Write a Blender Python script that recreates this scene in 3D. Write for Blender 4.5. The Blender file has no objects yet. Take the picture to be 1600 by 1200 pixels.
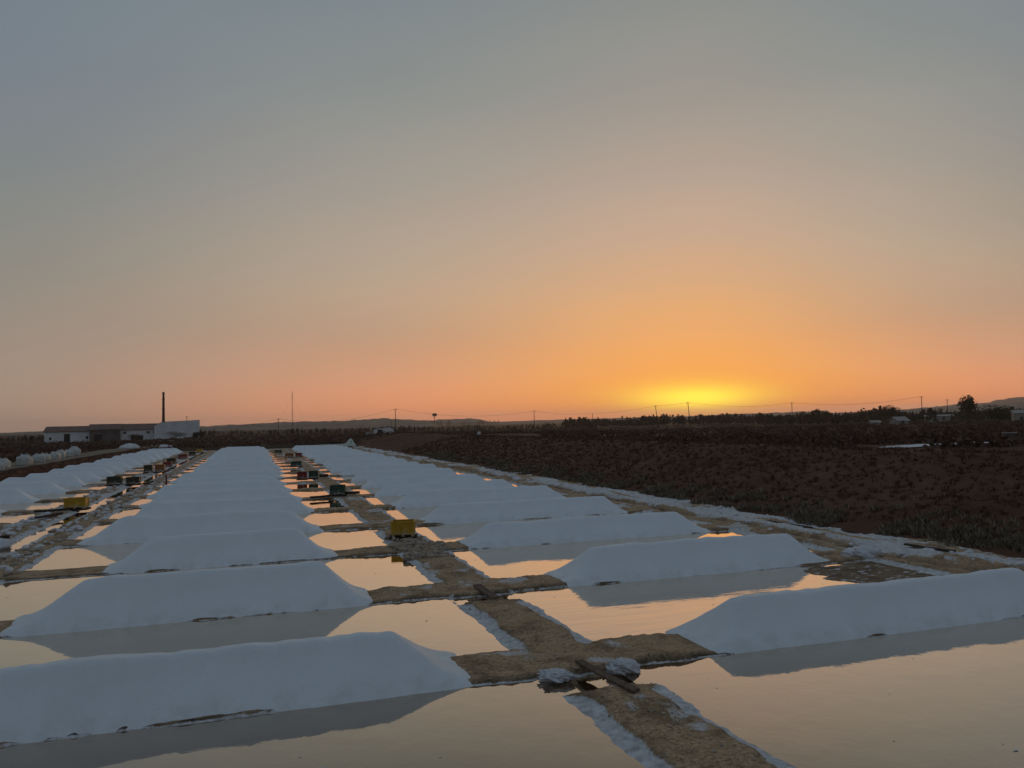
import bpy, bmesh, math, random
import numpy as np
from mathutils import Vector, Matrix

random.seed(7)
RNG = np.random.RandomState(11)
R = math.radians
scene = bpy.context.scene
col = scene.collection

# ------------------------------------------------------------------ camera
# world: +Y runs up the salt pans away from the viewer, +X to the right, water level about z = -0.12
CAM_Z = 5.5
cam_d = bpy.data.cameras.new('camera')
cam_d.sensor_width = 36.0
cam_d.lens = 28.125
cam_d.clip_start = 0.1
cam_d.clip_end = 30000
cam = bpy.data.objects.new('camera', cam_d)
col.objects.link(cam)
cam.matrix_world = (Matrix.Translation((0, 0, CAM_Z)) @ Matrix.Rotation(R(-17.99), 4, 'Z')
                    @ Matrix.Rotation(R(90 + 2.77), 4, 'X') @ Matrix.Rotation(R(-1.2), 4, 'Z'))
scene.camera = cam

# ------------------------------------------------------------------ world: dusk sky
SUN_BEARING = 31.0          # degrees clockwise from +Y
SUN_EL = 1.2
world = bpy.data.worlds.new('World')
scene.world = world
world.use_nodes = True
wn, wl = world.node_tree.nodes, world.node_tree.links
wn.clear()

def lin(c):
    return tuple((x / 255 / 12.92) if x / 255 <= 0.04045 else ((x / 255 + 0.055) / 1.055) ** 2.4 for x in c) + (1.0,)

def WM(op, a, b=None, c=None):
    n = wn.new('ShaderNodeMath'); n.operation = op
    for i, v in enumerate((a, b, c)):
        if v is None: continue
        if isinstance(v, (int, float)): n.inputs[i].default_value = v
        else: wl.new(v, n.inputs[i])
    return n.outputs[0]

wtc = wn.new('ShaderNodeTexCoord')
wnorm = wn.new('ShaderNodeVectorMath'); wnorm.operation = 'NORMALIZE'
wl.new(wtc.outputs['Generated'], wnorm.inputs[0])
wsep = wn.new('ShaderNodeSeparateXYZ'); wl.new(wnorm.outputs[0], wsep.inputs[0])
wel = WM('MULTIPLY', WM('ARCSINE', wsep.outputs[2]), 180 / math.pi)                # elevation, degrees
waz = WM('MULTIPLY', WM('ARCTAN2', wsep.outputs[0], wsep.outputs[1]), 180 / math.pi)
wda = WM('SUBTRACT', waz, SUN_BEARING)
wda = WM('WRAP', wda, 180.0, -180.0)
wright = WM('MULTIPLY', WM('MAXIMUM', WM('SIGN', wda), 0.0), WM('MINIMUM', WM('DIVIDE', WM('MAXIMUM', wel, 0.0), 12.0), 1.0))
wda = WM('ABSOLUTE', wda)
wda = WM('MINIMUM', WM('MULTIPLY', wda, WM('ADD', WM('MULTIPLY', wright, 0.6), 1.0)), 180.0)                                 # azimuth away from the sun
wfac = WM('SQRT', WM('DIVIDE', WM('MAXIMUM', wel, 0.0), 90.0))

def wramp(stops):
    n = wn.new('ShaderNodeValToRGB'); n.color_ramp.interpolation = 'CARDINAL'
    els = n.color_ramp.elements
    while len(els) < len(stops): els.new(0.5)
    for e, (el, c) in zip(els, stops):
        e.position = math.sqrt(max(el, 0) / 90.0); e.color = lin(c)
    wl.new(wfac, n.inputs[0])
    return n.outputs[0]

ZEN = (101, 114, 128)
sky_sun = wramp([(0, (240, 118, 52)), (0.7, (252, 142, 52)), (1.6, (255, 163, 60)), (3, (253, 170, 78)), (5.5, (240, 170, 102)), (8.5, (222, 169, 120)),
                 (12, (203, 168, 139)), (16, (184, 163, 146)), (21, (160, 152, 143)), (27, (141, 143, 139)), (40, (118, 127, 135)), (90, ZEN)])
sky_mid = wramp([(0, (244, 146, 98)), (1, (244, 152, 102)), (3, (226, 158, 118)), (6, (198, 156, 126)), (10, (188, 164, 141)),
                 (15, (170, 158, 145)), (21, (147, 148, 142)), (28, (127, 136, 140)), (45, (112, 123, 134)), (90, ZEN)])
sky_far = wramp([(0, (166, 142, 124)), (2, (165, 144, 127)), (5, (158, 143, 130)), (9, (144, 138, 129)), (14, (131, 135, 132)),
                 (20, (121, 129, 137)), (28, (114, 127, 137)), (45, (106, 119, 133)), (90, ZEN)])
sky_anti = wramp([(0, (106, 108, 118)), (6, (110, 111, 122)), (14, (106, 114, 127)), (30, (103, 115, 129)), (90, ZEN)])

def wmix(f, a, b):
    n = wn.new('ShaderNodeMix'); n.data_type = 'RGBA'
    wl.new(f, n.inputs[0]); wl.new(a, n.inputs[6]); wl.new(b, n.inputs[7])
    return n.outputs[2]

def wstep(x, a, b):
    n = wn.new('ShaderNodeMapRange'); n.interpolation_type = 'SMOOTHSTEP'
    n.inputs[1].default_value = a; n.inputs[2].default_value = b
    wl.new(x, n.inputs[0]); return n.outputs[0]

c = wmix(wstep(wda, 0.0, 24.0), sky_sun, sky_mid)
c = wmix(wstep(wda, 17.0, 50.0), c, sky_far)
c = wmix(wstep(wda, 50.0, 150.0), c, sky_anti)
# the glow around the sun that has just gone down
gx = WM('POWER', WM('DIVIDE', wda, 4.9), 2.0)
gy = WM('POWER', WM('DIVIDE', WM('SUBTRACT', wel, 1.45), 1.05), 2.0)
glow = WM('EXPONENT', WM('MULTIPLY', WM('ADD', gx, gy), -1.0))
gx2 = WM('POWER', WM('DIVIDE', wda, 3.4), 2.0)
gy2 = WM('POWER', WM('DIVIDE', WM('SUBTRACT', wel, 1.3), 0.7), 2.0)
glow2 = WM('EXPONENT', WM('MULTIPLY', WM('ADD', gx2, gy2), -1.0))

def wadd(base, f, colr):
    m = wn.new('ShaderNodeMix'); m.data_type = 'RGBA'; m.blend_type = 'ADD'
    wl.new(f, m.inputs[0]); wl.new(base, m.inputs[6]); m.inputs[7].default_value = colr
    return m.outputs[2]

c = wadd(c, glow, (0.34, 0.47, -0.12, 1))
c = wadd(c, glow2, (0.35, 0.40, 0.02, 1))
# faint uneven air low in the sky
wmap = wn.new('ShaderNodeMapping'); wmap.inputs['Scale'].default_value = (2.2, 2.2, 9.0)
wl.new(wnorm.outputs[0], wmap.inputs[0])
wnoi = wn.new('ShaderNodeTexNoise'); wnoi.inputs['Scale'].default_value = 1.6; wnoi.inputs['Detail'].default_value = 3
wl.new(wmap.outputs[0], wnoi.inputs['Vector'])
wv = WM('ADD', WM('MULTIPLY', wnoi.outputs[0], 0.06), 0.97)
wvm = wn.new('ShaderNodeVectorMath'); wvm.operation = 'SCALE'
wl.new(c, wvm.inputs[0]); wl.new(wv, wvm.inputs['Scale'])
nish = wn.new('ShaderNodeTexSky'); nish.sky_type = 'NISHITA'; nish.sun_disc = False
nish.sun_elevation = R(SUN_EL); nish.sun_rotation = R(SUN_BEARING); nish.dust_density = 3.0
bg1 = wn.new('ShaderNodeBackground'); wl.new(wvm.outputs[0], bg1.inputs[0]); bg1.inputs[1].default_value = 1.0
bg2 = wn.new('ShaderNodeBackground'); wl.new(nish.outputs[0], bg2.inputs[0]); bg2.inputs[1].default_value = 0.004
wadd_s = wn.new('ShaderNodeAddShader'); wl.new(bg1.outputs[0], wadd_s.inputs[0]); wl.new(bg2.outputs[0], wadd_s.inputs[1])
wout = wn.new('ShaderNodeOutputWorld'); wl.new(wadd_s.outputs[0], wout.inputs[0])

# ------------------------------------------------------------------ sun: almost gone, very weak
sun_d = bpy.data.lights.new('sun', 'SUN'); sun_d.energy = 1.0; sun_d.angle = R(4.0); sun_d.color = (1.0, 0.55, 0.28)
sun = bpy.data.objects.new('sun', sun_d); col.objects.link(sun)
sb, se = R(SUN_BEARING), R(SUN_EL)
to_sun = Vector((math.sin(sb) * math.cos(se), math.cos(sb) * math.cos(se), math.sin(se)))
sun.rotation_euler = to_sun.to_track_quat('Z', 'Y').to_euler()
sun.location = (0, 0, 60)

# ------------------------------------------------------------------ exposure
scene.view_settings.view_transform = 'Standard'
scene.view_settings.look = 'None'
scene.view_settings.exposure = 0.0
scene.view_settings.gamma = 1.0
scene.view_settings.use_curve_mapping = False
scene.cycles.max_bounces = 6
scene.cycles.volume_bounces = 0

# ================================================================== helpers
_tab = RNG.rand(256, 256)

def vnoise(x, y, s=0):
    x = np.asarray(x, float) + s * 37.31; y = np.asarray(y, float) + s * 91.7
    xi = np.floor(x).astype(int); yi = np.floor(y).astype(int)
    fx = x - xi; fy = y - yi
    fx = fx * fx * (3 - 2 * fx); fy = fy * fy * (3 - 2 * fy)
    g = lambda i, j: _tab[i & 255, j & 255]
    return (g(xi, yi) * (1 - fx) + g(xi + 1, yi) * fx) * (1 - fy) + (g(xi, yi + 1) * (1 - fx) + g(xi + 1, yi + 1) * fx) * fy

def fbm(x, y, s=0, o=4):
    a, t, n = 0.5, 0.0, 0.0
    for k in range(o):
        t = t + a * vnoise(x * 2 ** k, y * 2 ** k, s + k); n += a; a *= 0.5
    return t / n * 2 - 1

def sstep(a, b, x):
    t = np.clip((np.asarray(x, float) - a) / (b - a), 0, 1)
    return t * t * (3 - 2 * t)

def mesh_np(name, verts, faces, mats, smooth=True, attrs=None, midx=None):
    verts = np.asarray(verts, np.float32); faces = np.asarray(faces, np.int32)
    k = faces.shape[1]
    me = bpy.data.meshes.new(name)
    me.vertices.add(len(verts)); me.vertices.foreach_set('co', verts.ravel())
    me.loops.add(faces.size); me.loops.foreach_set('vertex_index', faces.ravel())
    me.polygons.add(len(faces))
    me.polygons.foreach_set('loop_start', np.arange(0, faces.size, k, dtype=np.int32))
    me.polygons.foreach_set('loop_total', np.full(len(faces), k, np.int32))
    me.polygons.foreach_set('use_smooth', np.full(len(faces), smooth, bool))
    for m in (mats if isinstance(mats, (list, tuple)) else [mats]): me.materials.append(m)
    if midx is not None: me.polygons.foreach_set('material_index', np.asarray(midx, np.int32))
    for an, av in (attrs or {}).items():
        a = me.attributes.new(an, 'FLOAT', 'POINT'); a.data.foreach_set('value', np.asarray(av, np.float32).ravel())
    me.update(); me.validate()
    return me

def grid_faces(nu, nv):
    i = np.arange(nu - 1)[:, None] * nv + np.arange(nv - 1)[None, :]
    i = i.ravel()
    return np.stack([i, i + 1, i + nv + 1, i + nv], 1)      # row-major: rows along y, columns along x

def link(name, me, parent=None):
    o = bpy.data.objects.new(name, me); col.objects.link(o)
    if parent is not None: o.parent = parent
    return o

def tag(o, label=None, cat=None, group=None, kind=None):
    if label: o['label'] = label
    if cat: o['category'] = cat
    if group: o['group'] = group
    if kind: o['kind'] = kind
    return o

def empty(name, loc, rz=0.0):
    o = bpy.data.objects.new(name, None); col.objects.link(o)
    o.empty_display_size = 0.2; o.location = loc; o.rotation_euler = (0, 0, rz)
    return o

class MB:
    """collects boxes, tubes and free faces, then becomes one mesh"""
    def __init__(s): s.v = []; s.f = []
    def add(s, vs, fs):
        b = len(s.v); s.v += [tuple(p) for p in vs]; s.f += [tuple(i + b for i in f) for f in fs]; return s
    def box(s, c, d, rz=0.0, rx=0.0, taper=1.0):
        m = Matrix.Rotation(rz, 3, 'Z') @ Matrix.Rotation(rx, 3, 'X')
        vs = []
        for z in (-.5, .5):
            k = taper if z > 0 else 1.0
            for x, y in ((-.5, -.5), (.5, -.5), (.5, .5), (-.5, .5)):
                vs.append(m @ Vector((x * d[0] * k, y * d[1] * k, z * d[2])) + Vector(c))
        return s.add(vs, [(3, 2, 1, 0), (4, 5, 6, 7), (0, 1, 5, 4), (1, 2, 6, 5), (2, 3, 7, 6), (3, 0, 4, 7)])
    def tube(s, pts, rad, n=8):
        pts = [Vector(p) for p in pts]
        rads = rad if isinstance(rad, (list, tuple)) else [rad] * len(pts)
        vs = []; fs = []
        for i, p in enumerate(pts):
            t = (pts[min(i + 1, len(pts) - 1)] - pts[max(i - 1, 0)]).normalized()
            a = t.orthogonal().normalized() if abs(t.z) < .99 else Vector((1, 0, 0))
            b = t.cross(a)
            for k in range(n):
                w = 2 * math.pi * k / n
                vs.append(p + (a * math.cos(w) + b * math.sin(w)) * rads[i])
        for i in range(len(pts) - 1):
            for k in range(n):
                fs.append((i * n + k, i * n + (k + 1) % n, (i + 1) * n + (k + 1) % n, (i + 1) * n + k))
        fs.append(tuple(reversed(range(n)))); fs.append(tuple(range((len(pts) - 1) * n, len(pts) * n)))
        return s.add(vs, fs)
    def build(s, name, mat, parent=None, smooth=False, bevel=0.0):
        me = bpy.data.meshes.new(name); me.from_pydata(s.v, [], s.f)
        if bevel:
            bm = bmesh.new(); bm.from_mesh(me)
            bmesh.ops.bevel(bm, geom=bm.edges[:], offset=bevel, segments=2, affect='EDGES', clamp_overlap=True)
            bm.to_mesh(me); bm.free()
        if smooth: me.polygons.foreach_set('use_smooth', [True] * len(me.polygons))
        if mat is not None: me.materials.append(mat)
        me.update()
        return link(name, me, parent)

def copy_tree(o, parent=None):
    c_ = o.copy(); col.objects.link(c_)
    if parent is not None: c_.parent = parent
    for ch in [x for x in o.children]: copy_tree(ch, c_)
    return c_

def P(bearing, dist, z=0.0):
    b = R(bearing); return Vector((math.sin(b) * dist, math.cos(b) * dist, z))

ORD = ['', 'first', 'second', 'third', 'fourth', 'fifth', 'sixth', 'seventh', 'eighth', 'ninth', 'tenth', 'eleventh', 'twelfth', 'thirteenth',
       'fourteenth', 'fifteenth', 'sixteenth', 'seventeenth', 'eighteenth', 'nineteenth', 'twentieth', 'twenty-first', 'twenty-second',
       'twenty-third', 'twenty-fourth']

# ================================================================== materials
class NT:
    def __init__(s, name):
        s.m = bpy.data.materials.new(name); s.m.use_nodes = True
        s.n = s.m.node_tree.nodes; s.l = s.m.node_tree.links
        s.b = s.n['Principled BSDF']; s.out = s.n['Material Output']
        s.tc = s.n.new('ShaderNodeTexCoord')
    def set(s, sock, v):
        if isinstance(v, (int, float, tuple, list)): sock.default_value = v
        else: s.l.new(v, sock)
    def noise(s, scale, detail=4, rough=0.55, stretch=None, w='Object', dist=0.0):
        n = s.n.new('ShaderNodeTexNoise'); n.inputs['Scale'].default_value = scale
        n.inputs['Detail'].default_value = detail; n.inputs['Roughness'].default_value = rough; n.inputs['Distortion'].default_value = dist
        src = s.tc.outputs[w]
        if stretch:
            mp = s.n.new('ShaderNodeMapping'); mp.inputs['Scale'].default_value = stretch
            s.l.new(src, mp.inputs[0]); src = mp.outputs[0]
        s.l.new(src, n.inputs['Vector']); return n.outputs[0]
    def ramp(s, f, stops, interp='LINEAR'):
        n = s.n.new('ShaderNodeValToRGB'); n.color_ramp.interpolation = interp
        e = n.color_ramp.elements
        while len(e) < len(stops): e.new(.5)
        for q, (p, c_) in zip(e, stops):
            q.position = p; q.color = tuple(c_) + (1,) if len(c_) == 3 else c_
        s.l.new(f, n.inputs[0]); return n.outputs[0]
    def mix(s, f, a, b, blend='MIX'):
        n = s.n.new('ShaderNodeMix'); n.data_type = 'RGBA'; n.blend_type = blend
        s.set(n.inputs[0], f)
        for i, v in ((6, a), (7, b)):
            if isinstance(v, tuple): v = v + (1,) if len(v) == 3 else v
            s.set(n.inputs[i], v)
        return n.outputs[2]
    def math(s, op, a, b=0.0, clamp=False):
        n = s.n.new('ShaderNodeMath'); n.operation = op; n.use_clamp = clamp
        s.set(n.inputs[0], a); s.set(n.inputs[1], b); return n.outputs[0]
    def maprange(s, x, a, b, c_=0.0, d=1.0, smooth=True):
        n = s.n.new('ShaderNodeMapRange'); n.interpolation_type = 'SMOOTHSTEP' if smooth else 'LINEAR'
        s.set(n.inputs[0], x)
        for i, v in enumerate((a, b, c_, d)): n.inputs[i + 1].default_value = v
        return n.outputs[0]
    def attr(s, name):
        n = s.n.new('ShaderNodeAttribute'); n.attribute_name = name; return n.outputs['Fac']
    def bump(s, h, strength, dist, prev=None):
        n = s.n.new('ShaderNodeBump'); n.inputs['Strength'].default_value = strength; n.inputs['Distance'].default_value = dist
        s.l.new(h, n.inputs['Height'])
        if prev is not None: s.l.new(prev, n.inputs['Normal'])
        return n.outputs[0]
    def fin(s, base, rough=0.8, normal=None, spec=0.3, metal=0.0):
        s.set(s.b.inputs['Base Color'], base if not isinstance(base, tuple) else base + (1,))
        s.set(s.b.inputs['Roughness'], rough); s.b.inputs['Specular IOR Level'].default_value = spec
        s.b.inputs['Metallic'].default_value = metal
        if normal is not None: s.l.new(normal, s.b.inputs['Normal'])
        return s.m

def mat_plain(name, colr, rough=0.8, var=0.25, scale=3.0, spec=0.25, bump=0.0, bscale=20):
    t = NT(name)
    n = t.noise(scale, 5)
    lo = tuple(x * (1 - var) for x in colr); hi = tuple(min(1, x * (1 + var)) for x in colr)
    c_ = t.ramp(n, [(0.3, lo), (0.7, hi)])
    nb = t.bump(t.noise(bscale, 4), bump, 0.05) if bump else None
    return t.fin(c_, rough, nb, spec)

def mat_salt(name, tint=(0.83, 0.88, 0.895)):
    t = NT(name)
    n1 = t.noise(0.9, 5); n2 = t.noise(9, 4)
    c_ = t.ramp(n1, [(0.3, tuple(x * 0.93 for x in tint)), (0.7, tint)])
    c_ = t.mix(t.maprange(t.noise(30, 5, 0.8), 0.5, 0.75, 0, 0.35), c_, tuple(x * 0.8 for x in tint))
    c_ = t.mix(t.maprange(n2, 0.55, 0.8, 0, 0.22), c_, tuple(x * 0.86 for x in tint))
    sep = t.n.new('ShaderNodeSeparateXYZ'); t.l.new(t.tc.outputs['Object'], sep.inputs[0])
    toe = t.math('MULTIPLY', t.maprange(sep.outputs[2], 0.02, 0.26, 1.0, 0.0), t.maprange(t.noise(2.2, 5, 0.7), 0.4, 0.7))
    c_ = t.mix(t.math('MULTIPLY', toe, 0.3), c_, (0.55, 0.52, 0.47))
    b1 = t.bump(t.noise(22, 6, 0.8), 0.8, 0.035)
    b2 = t.bump(t.noise(6, 4, 0.6), 0.22, 0.05, b1)
    b2 = t.bump(t.noise(1.4, 3, 0.5, (1.6, .6, 1.0)), 0.12, 0.2, b2)
    return t.fin(c_, 0.75, b2, 0.2)

M = {}
M['salt'] = mat_salt('salt')
M['crust'] = mat_salt('salt_crust', (0.70, 0.71, 0.72))

def mat_bed():
    t = NT('pan_earth')
    salt = t.attr('salt'); wet = t.attr('wet')
    big = t.noise(0.7, 5); fine = t.noise(14, 6, 0.7); straw = t.noise(22, 5, 0.7, (1.0, 0.35, 1.0), dist=1.5)
    dirt = t.ramp(fine, [(0.33, (0.16, 0.095, 0.045)), (0.5, (0.46, 0.318, 0.19)), (0.66, (0.66, 0.485, 0.315))])
    dirt = t.mix(t.maprange(straw, 0.5, 0.62, 0, 0.5), dirt, (0.26, 0.175, 0.10))
    dirt = t.mix(t.maprange(big, 0.35, 0.7, 0, 0.3), dirt, (0.42, 0.275, 0.15))
    damp = t.noise(0.9, 7, 0.75)
    dirt = t.mix(t.maprange(damp, 0.46, 0.62, 0, 0.68), dirt, (0.14, 0.088, 0.05))
    dirt = t.mix(t.math('MULTIPLY', wet, 0.85), dirt, (0.045, 0.034, 0.026))
    sfac = t.math('ADD', salt, t.math('MULTIPLY', t.math('SUBTRACT', t.noise(13, 8, 0.8), 0.5), 1.7))
    sfac = t.maprange(sfac, 0.36, 0.72, 0, 0.95)
    sc = t.ramp(t.noise(6, 5), [(0.3, (0.42, 0.41, 0.40)), (0.7, (0.74, 0.76, 0.77))])
    c_ = t.mix(sfac, dirt, sc)
    b = t.bump(fine, 0.6, 0.04); b = t.bump(straw, 0.45, 0.025, b)
    return t.fin(c_, 0.85, b, 0.15)
M['bed'] = mat_bed()

def mat_water(name, tint, ripple=0.02, stretch=(1.0, 1.0, 1.0)):
    t = NT(name); t.n.remove(t.b)
    lw = t.n.new('ShaderNodeLayerWeight'); lw.inputs['Blend'].default_value = 0.5
    r1 = t.noise(1.1, 3, 0.5, stretch); r2 = t.noise(7.0, 2, 0.5, stretch)
    nb = t.bump(r2, ripple, 0.02, t.bump(r1, ripple, 0.15))
    t.l.new(nb, lw.inputs['Normal'])
    f = t.ramp(lw.outputs['Facing'], [(0.0, (.02,) * 3), (.4, (.12,) * 3), (.6, (.35,) * 3), (.75, (.78,) * 3), (.85, (.97,) * 3), (1.0, (1.0,) * 3)])
    df = t.n.new('ShaderNodeBsdfDiffuse')
    bn = t.noise(0.35, 4); c_ = t.ramp(bn, [(0.3, tuple(x * 0.85 for x in tint)), (0.7, tuple(x * 1.12 for x in tint))])
    t.l.new(c_, df.inputs[0])
    gl = t.n.new('ShaderNodeBsdfGlossy'); gl.inputs['Roughness'].default_value = 0.03
    gl.inputs['Color'].default_value = (1, 0.90, 0.785, 1); t.l.new(nb, gl.inputs['Normal'])
    ms = t.n.new('ShaderNodeMixShader'); t.l.new(f, ms.inputs[0]); t.l.new(df.outputs[0], ms.inputs[1]); t.l.new(gl.outputs[0], ms.inputs[2])
    t.l.new(ms.outputs[0], t.out.inputs['Surface'])
    return t.m
M['water'] = mat_water('brine', (0.075, 0.038, 0.018), 0.03)
M['water_wind'] = mat_water('brine_ruffled', (0.075, 0.038, 0.018), 0.06, (0.35, 1.6, 1.0))

def mat_soil(name, a, b, c3, scale=0.5):
    t = NT(name)
    n1 = t.noise(scale, 6, 0.65); n2 = t.noise(scale * 9, 5, 0.7)
    c_ = t.ramp(n1, [(0.3, a), (0.55, b), (0.75, c3)])
    c_ = t.mix(t.maprange(n2, 0.45, 0.7, 0, 0.6), c_, tuple(x * 0.45 for x in a))
    nb = t.bump(n2, 0.9, 0.15)
    return t.fin(c_, 0.95, nb, 0.05)
def mat_bank():
    t = NT('bank_soil')
    n1 = t.noise(0.16, 6, 0.6); n2 = t.noise(2.6, 6, 0.7); rill = t.noise(0.9, 5, 0.65, (0.25, 1.6, 0.4), dist=0.6); pat = t.noise(0.5, 5, 0.7, (1.0, 0.5, 1.0))
    c_ = t.ramp(n1, [(0.35, (0.098, 0.049, 0.032)), (0.5, (0.122, 0.063, 0.041)), (0.68, (0.148, 0.082, 0.053))])
    c_ = t.mix(t.maprange(rill, 0.48, 0.66, 0, 0.42), c_, (0.07, 0.038, 0.026))
    c_ = t.mix(t.maprange(pat, 0.56, 0.7, 0, 0.4), c_, (0.20, 0.145, 0.09))
    c_ = t.mix(t.maprange(n2, 0.5, 0.75, 0, 0.25), c_, (0.06, 0.034, 0.024))
    return t.fin(c_, 0.95, t.bump(n2, 0.5, 0.1, t.bump(rill, 0.5, 0.25)), 0.05)
M['bank'] = mat_bank()
M['bank_red'] = mat_soil('red_bank_soil', (0.075, 0.036, 0.024), (0.11, 0.055, 0.036), (0.15, 0.085, 0.05), 0.3)
M['ground'] = mat_soil('dark_ground', (0.030, 0.024, 0.017), (0.052, 0.040, 0.026), (0.085, 0.065, 0.042), 0.02)
M['track'] = mat_soil('pale_track', (0.20, 0.165, 0.125), (0.27, 0.225, 0.17), (0.34, 0.29, 0.22), 0.25)
M['hill'] = mat_soil('far_hill', (0.10, 0.10, 0.08), (0.17, 0.16, 0.13), (0.30, 0.27, 0.22), 0.012)
M['mountain'] = mat_soil('far_mountain', (0.07, 0.07, 0.065), (0.09, 0.085, 0.08), (0.11, 0.10, 0.09), 0.002)

def mat_leaf(name, a, b):
    t = NT(name)
    g = t.n.new('ShaderNodeNewGeometry')
    c_ = t.ramp(g.outputs['Random Per Island'], [(0.0, a), (1.0, b)])
    return t.fin(c_, 0.9, None, 0.08)
M['scrub'] = mat_leaf('scrub_leaf', (0.075, 0.042, 0.03), (0.14, 0.082, 0.056))
M['grass'] = mat_leaf('dry_grass', (0.09, 0.07, 0.045), (0.32, 0.27, 0.19))
M['bank_straw'] = mat_leaf('bank_straw', (0.085, 0.046, 0.032), (0.15, 0.09, 0.06))
M['tree'] = mat_leaf('tree_leaf', (0.022, 0.026, 0.014), (0.055, 0.055, 0.03))
M['wood_far'] = mat_leaf('woodland_leaf', (0.02, 0.022, 0.013), (0.05, 0.046, 0.028))
M['bark'] = mat_plain('bark', (0.07, 0.05, 0.035), 0.95)
def mat_crate(name, colr):
    t = NT(name)
    c_ = t.ramp(t.noise(2.5, 6, 0.7), [(0.3, tuple(x * 0.62 for x in colr)), (0.7, tuple(x * 1.15 for x in colr))])
    sep = t.n.new('ShaderNodeSeparateXYZ'); t.l.new(t.tc.outputs['Object'], sep.inputs[0])
    low = t.maprange(sep.outputs[2], 0.0, 0.55, 0.22, 0.0, False)
    m = t.maprange(t.math('ADD', t.noise(5, 7, 0.75), low), 0.60, 0.76, 0, 0.6)
    c_ = t.mix(m, c_, (0.50, 0.49, 0.46))
    return t.fin(c_, 0.62, t.bump(t.noise(18, 4), 0.2, 0.01), 0.35)
M['yellow'] = mat_crate('yellow_plastic', (0.50, 0.29, 0.014))
M['green'] = mat_crate('green_plastic', (0.022, 0.065, 0.035))
M['olive'] = mat_crate('olive_plastic', (0.035, 0.04, 0.016))
M['red'] = mat_crate('red_plastic', (0.22, 0.028, 0.022))
M['orange'] = mat_crate('orange_plastic', (0.28, 0.11, 0.035))
M['wood'] = mat_plain('weathered_wood', (0.14, 0.10, 0.075), 0.9, 0.5, 12.0, 0.1, 0.5, 25)
M['wood_dark'] = mat_plain('wet_dark_wood', (0.05, 0.038, 0.03), 0.85, 0.4, 9.0, 0.15, 0.4, 25)
M['stone'] = mat_plain('stone', (0.36, 0.29, 0.22), 0.9, 0.45, 4.0, 0.15, 0.5, 14)
M['white_wall'] = mat_plain('white_wall', (0.74, 0.73, 0.70), 0.85, 0.12, 0.3)
M['grey_wall'] = mat_plain('grey_wall', (0.30, 0.30, 0.28), 0.9, 0.2, 0.3)
M['dark_wall'] = mat_plain('dark_wall', (0.14, 0.115, 0.10), 0.9, 0.3, 0.3)
M['roof'] = mat_plain('brown_roof', (0.17, 0.105, 0.085), 0.85, 0.3, 0.4)
M['opening'] = mat_plain('dark_opening', (0.02, 0.018, 0.016), 0.6, 0.2, 1.0)
M['chimney'] = mat_plain('dark_steel', (0.035, 0.022, 0.02), 0.6, 0.2, 1.0)
M['metal'] = mat_plain('galvanised_metal', (0.16, 0.15, 0.15), 0.6, 0.2, 2.0)
M['cable'] = mat_plain('cable', (0.03, 0.028, 0.026), 0.7, 0.1)
M['pole'] = mat_plain('pole_wood', (0.05, 0.038, 0.03), 0.9, 0.3, 2.0)
M['bag'] = mat_plain('woven_bag', (0.50, 0.52, 0.49), 0.8, 0.14, 3.0, 0.2, 0.4, 6)
M['tarp'] = mat_plain('pale_tarpaulin', (0.50, 0.55, 0.48), 0.7, 0.15, 1.5, 0.3, 0.4, 3)
M['house'] = mat_plain('house_render', (0.34, 0.31, 0.28), 0.9, 0.15, 0.2)

# ================================================================== layout of the salt works
ROWS = [16.85, 25.6, 35.0, 44.3, 54.2]
while ROWS[-1] < 207: ROWS.append(ROWS[-1] + 9.45)
ROWS_L = [r + 0.4 for r in ROWS]
DYKE = 2.15
VC = (-8.9, 6.02)      # middle pans, x range
VR = (8.2, 22.6)      # right pans
VL = (-25.2, -14.0)    # left pans
U0, U1 = 3.0, 219.0
WATER_Z = -0.12

pans = []              # (x0, x1, y0, y1, column, index)
for (xa, xb), rows, cn in ((VC, ROWS, 'c'), (VR, ROWS, 'r'), (VL, ROWS_L, 'l')):
    ys = [rows[0] - 9.4] + list(rows)
    for k in range(len(ys) - 1):
        pans.append((xa, xb, ys[k] + DYKE, ys[k + 1], cn, k))
channels = [(-11.75, -10.85, U0 + 2, U1 - 3)]
gaps = [(5.7, 8.45, r - 1.3, r - 0.12) for r in (ROWS[0],)] + [(6.0, 8.2, r - 1.2, r - 0.2) for r in (ROWS[1], ROWS[3], ROWS[6])]

def terrain(x, y):
    """ground outside the pans"""
    x = np.asarray(x, float); y = np.asarray(y, float)
    right = (.75 * np.clip((x - 27) / 13.5, 0, 1) + .25 * sstep(26.4, 40.5, x)) * 3.1 - sstep(43, 49, x) * .75 - sstep(70, 95, x) * 0.45
    right = right * (1 - 0.6 * sstep(210, 330, y))
    rough = (fbm(x / 5.0, y / 5.0, 3, 5) * 0.40 + fbm(x / 1.3, y / 1.3, 9, 3) * 0.10) * sstep(27.2, 33, x) * (1 - .65 * sstep(33, 40, x))
    left = sstep(-26.0, -27.4, x) * 1.0 + sstep(-36, -44, x) * -0.4
    left = left + sstep(-26.2, -27, x) * fbm(x / 2.5, y / 2.5, 5, 4) * 0.10
    back = sstep(219, 226, y) * 0.7 * (1 - sstep(30, 45, x)) * (1 - sstep(-26, -28, x) * 0.9)
    d = np.hypot(x, y)
    far = fbm(x / 70.0, y / 70.0, 17, 4) * 0.55 * sstep(120, 400, d)
    return right + rough + left + back + far + sstep(800, 4500, d) * 1.0

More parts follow.
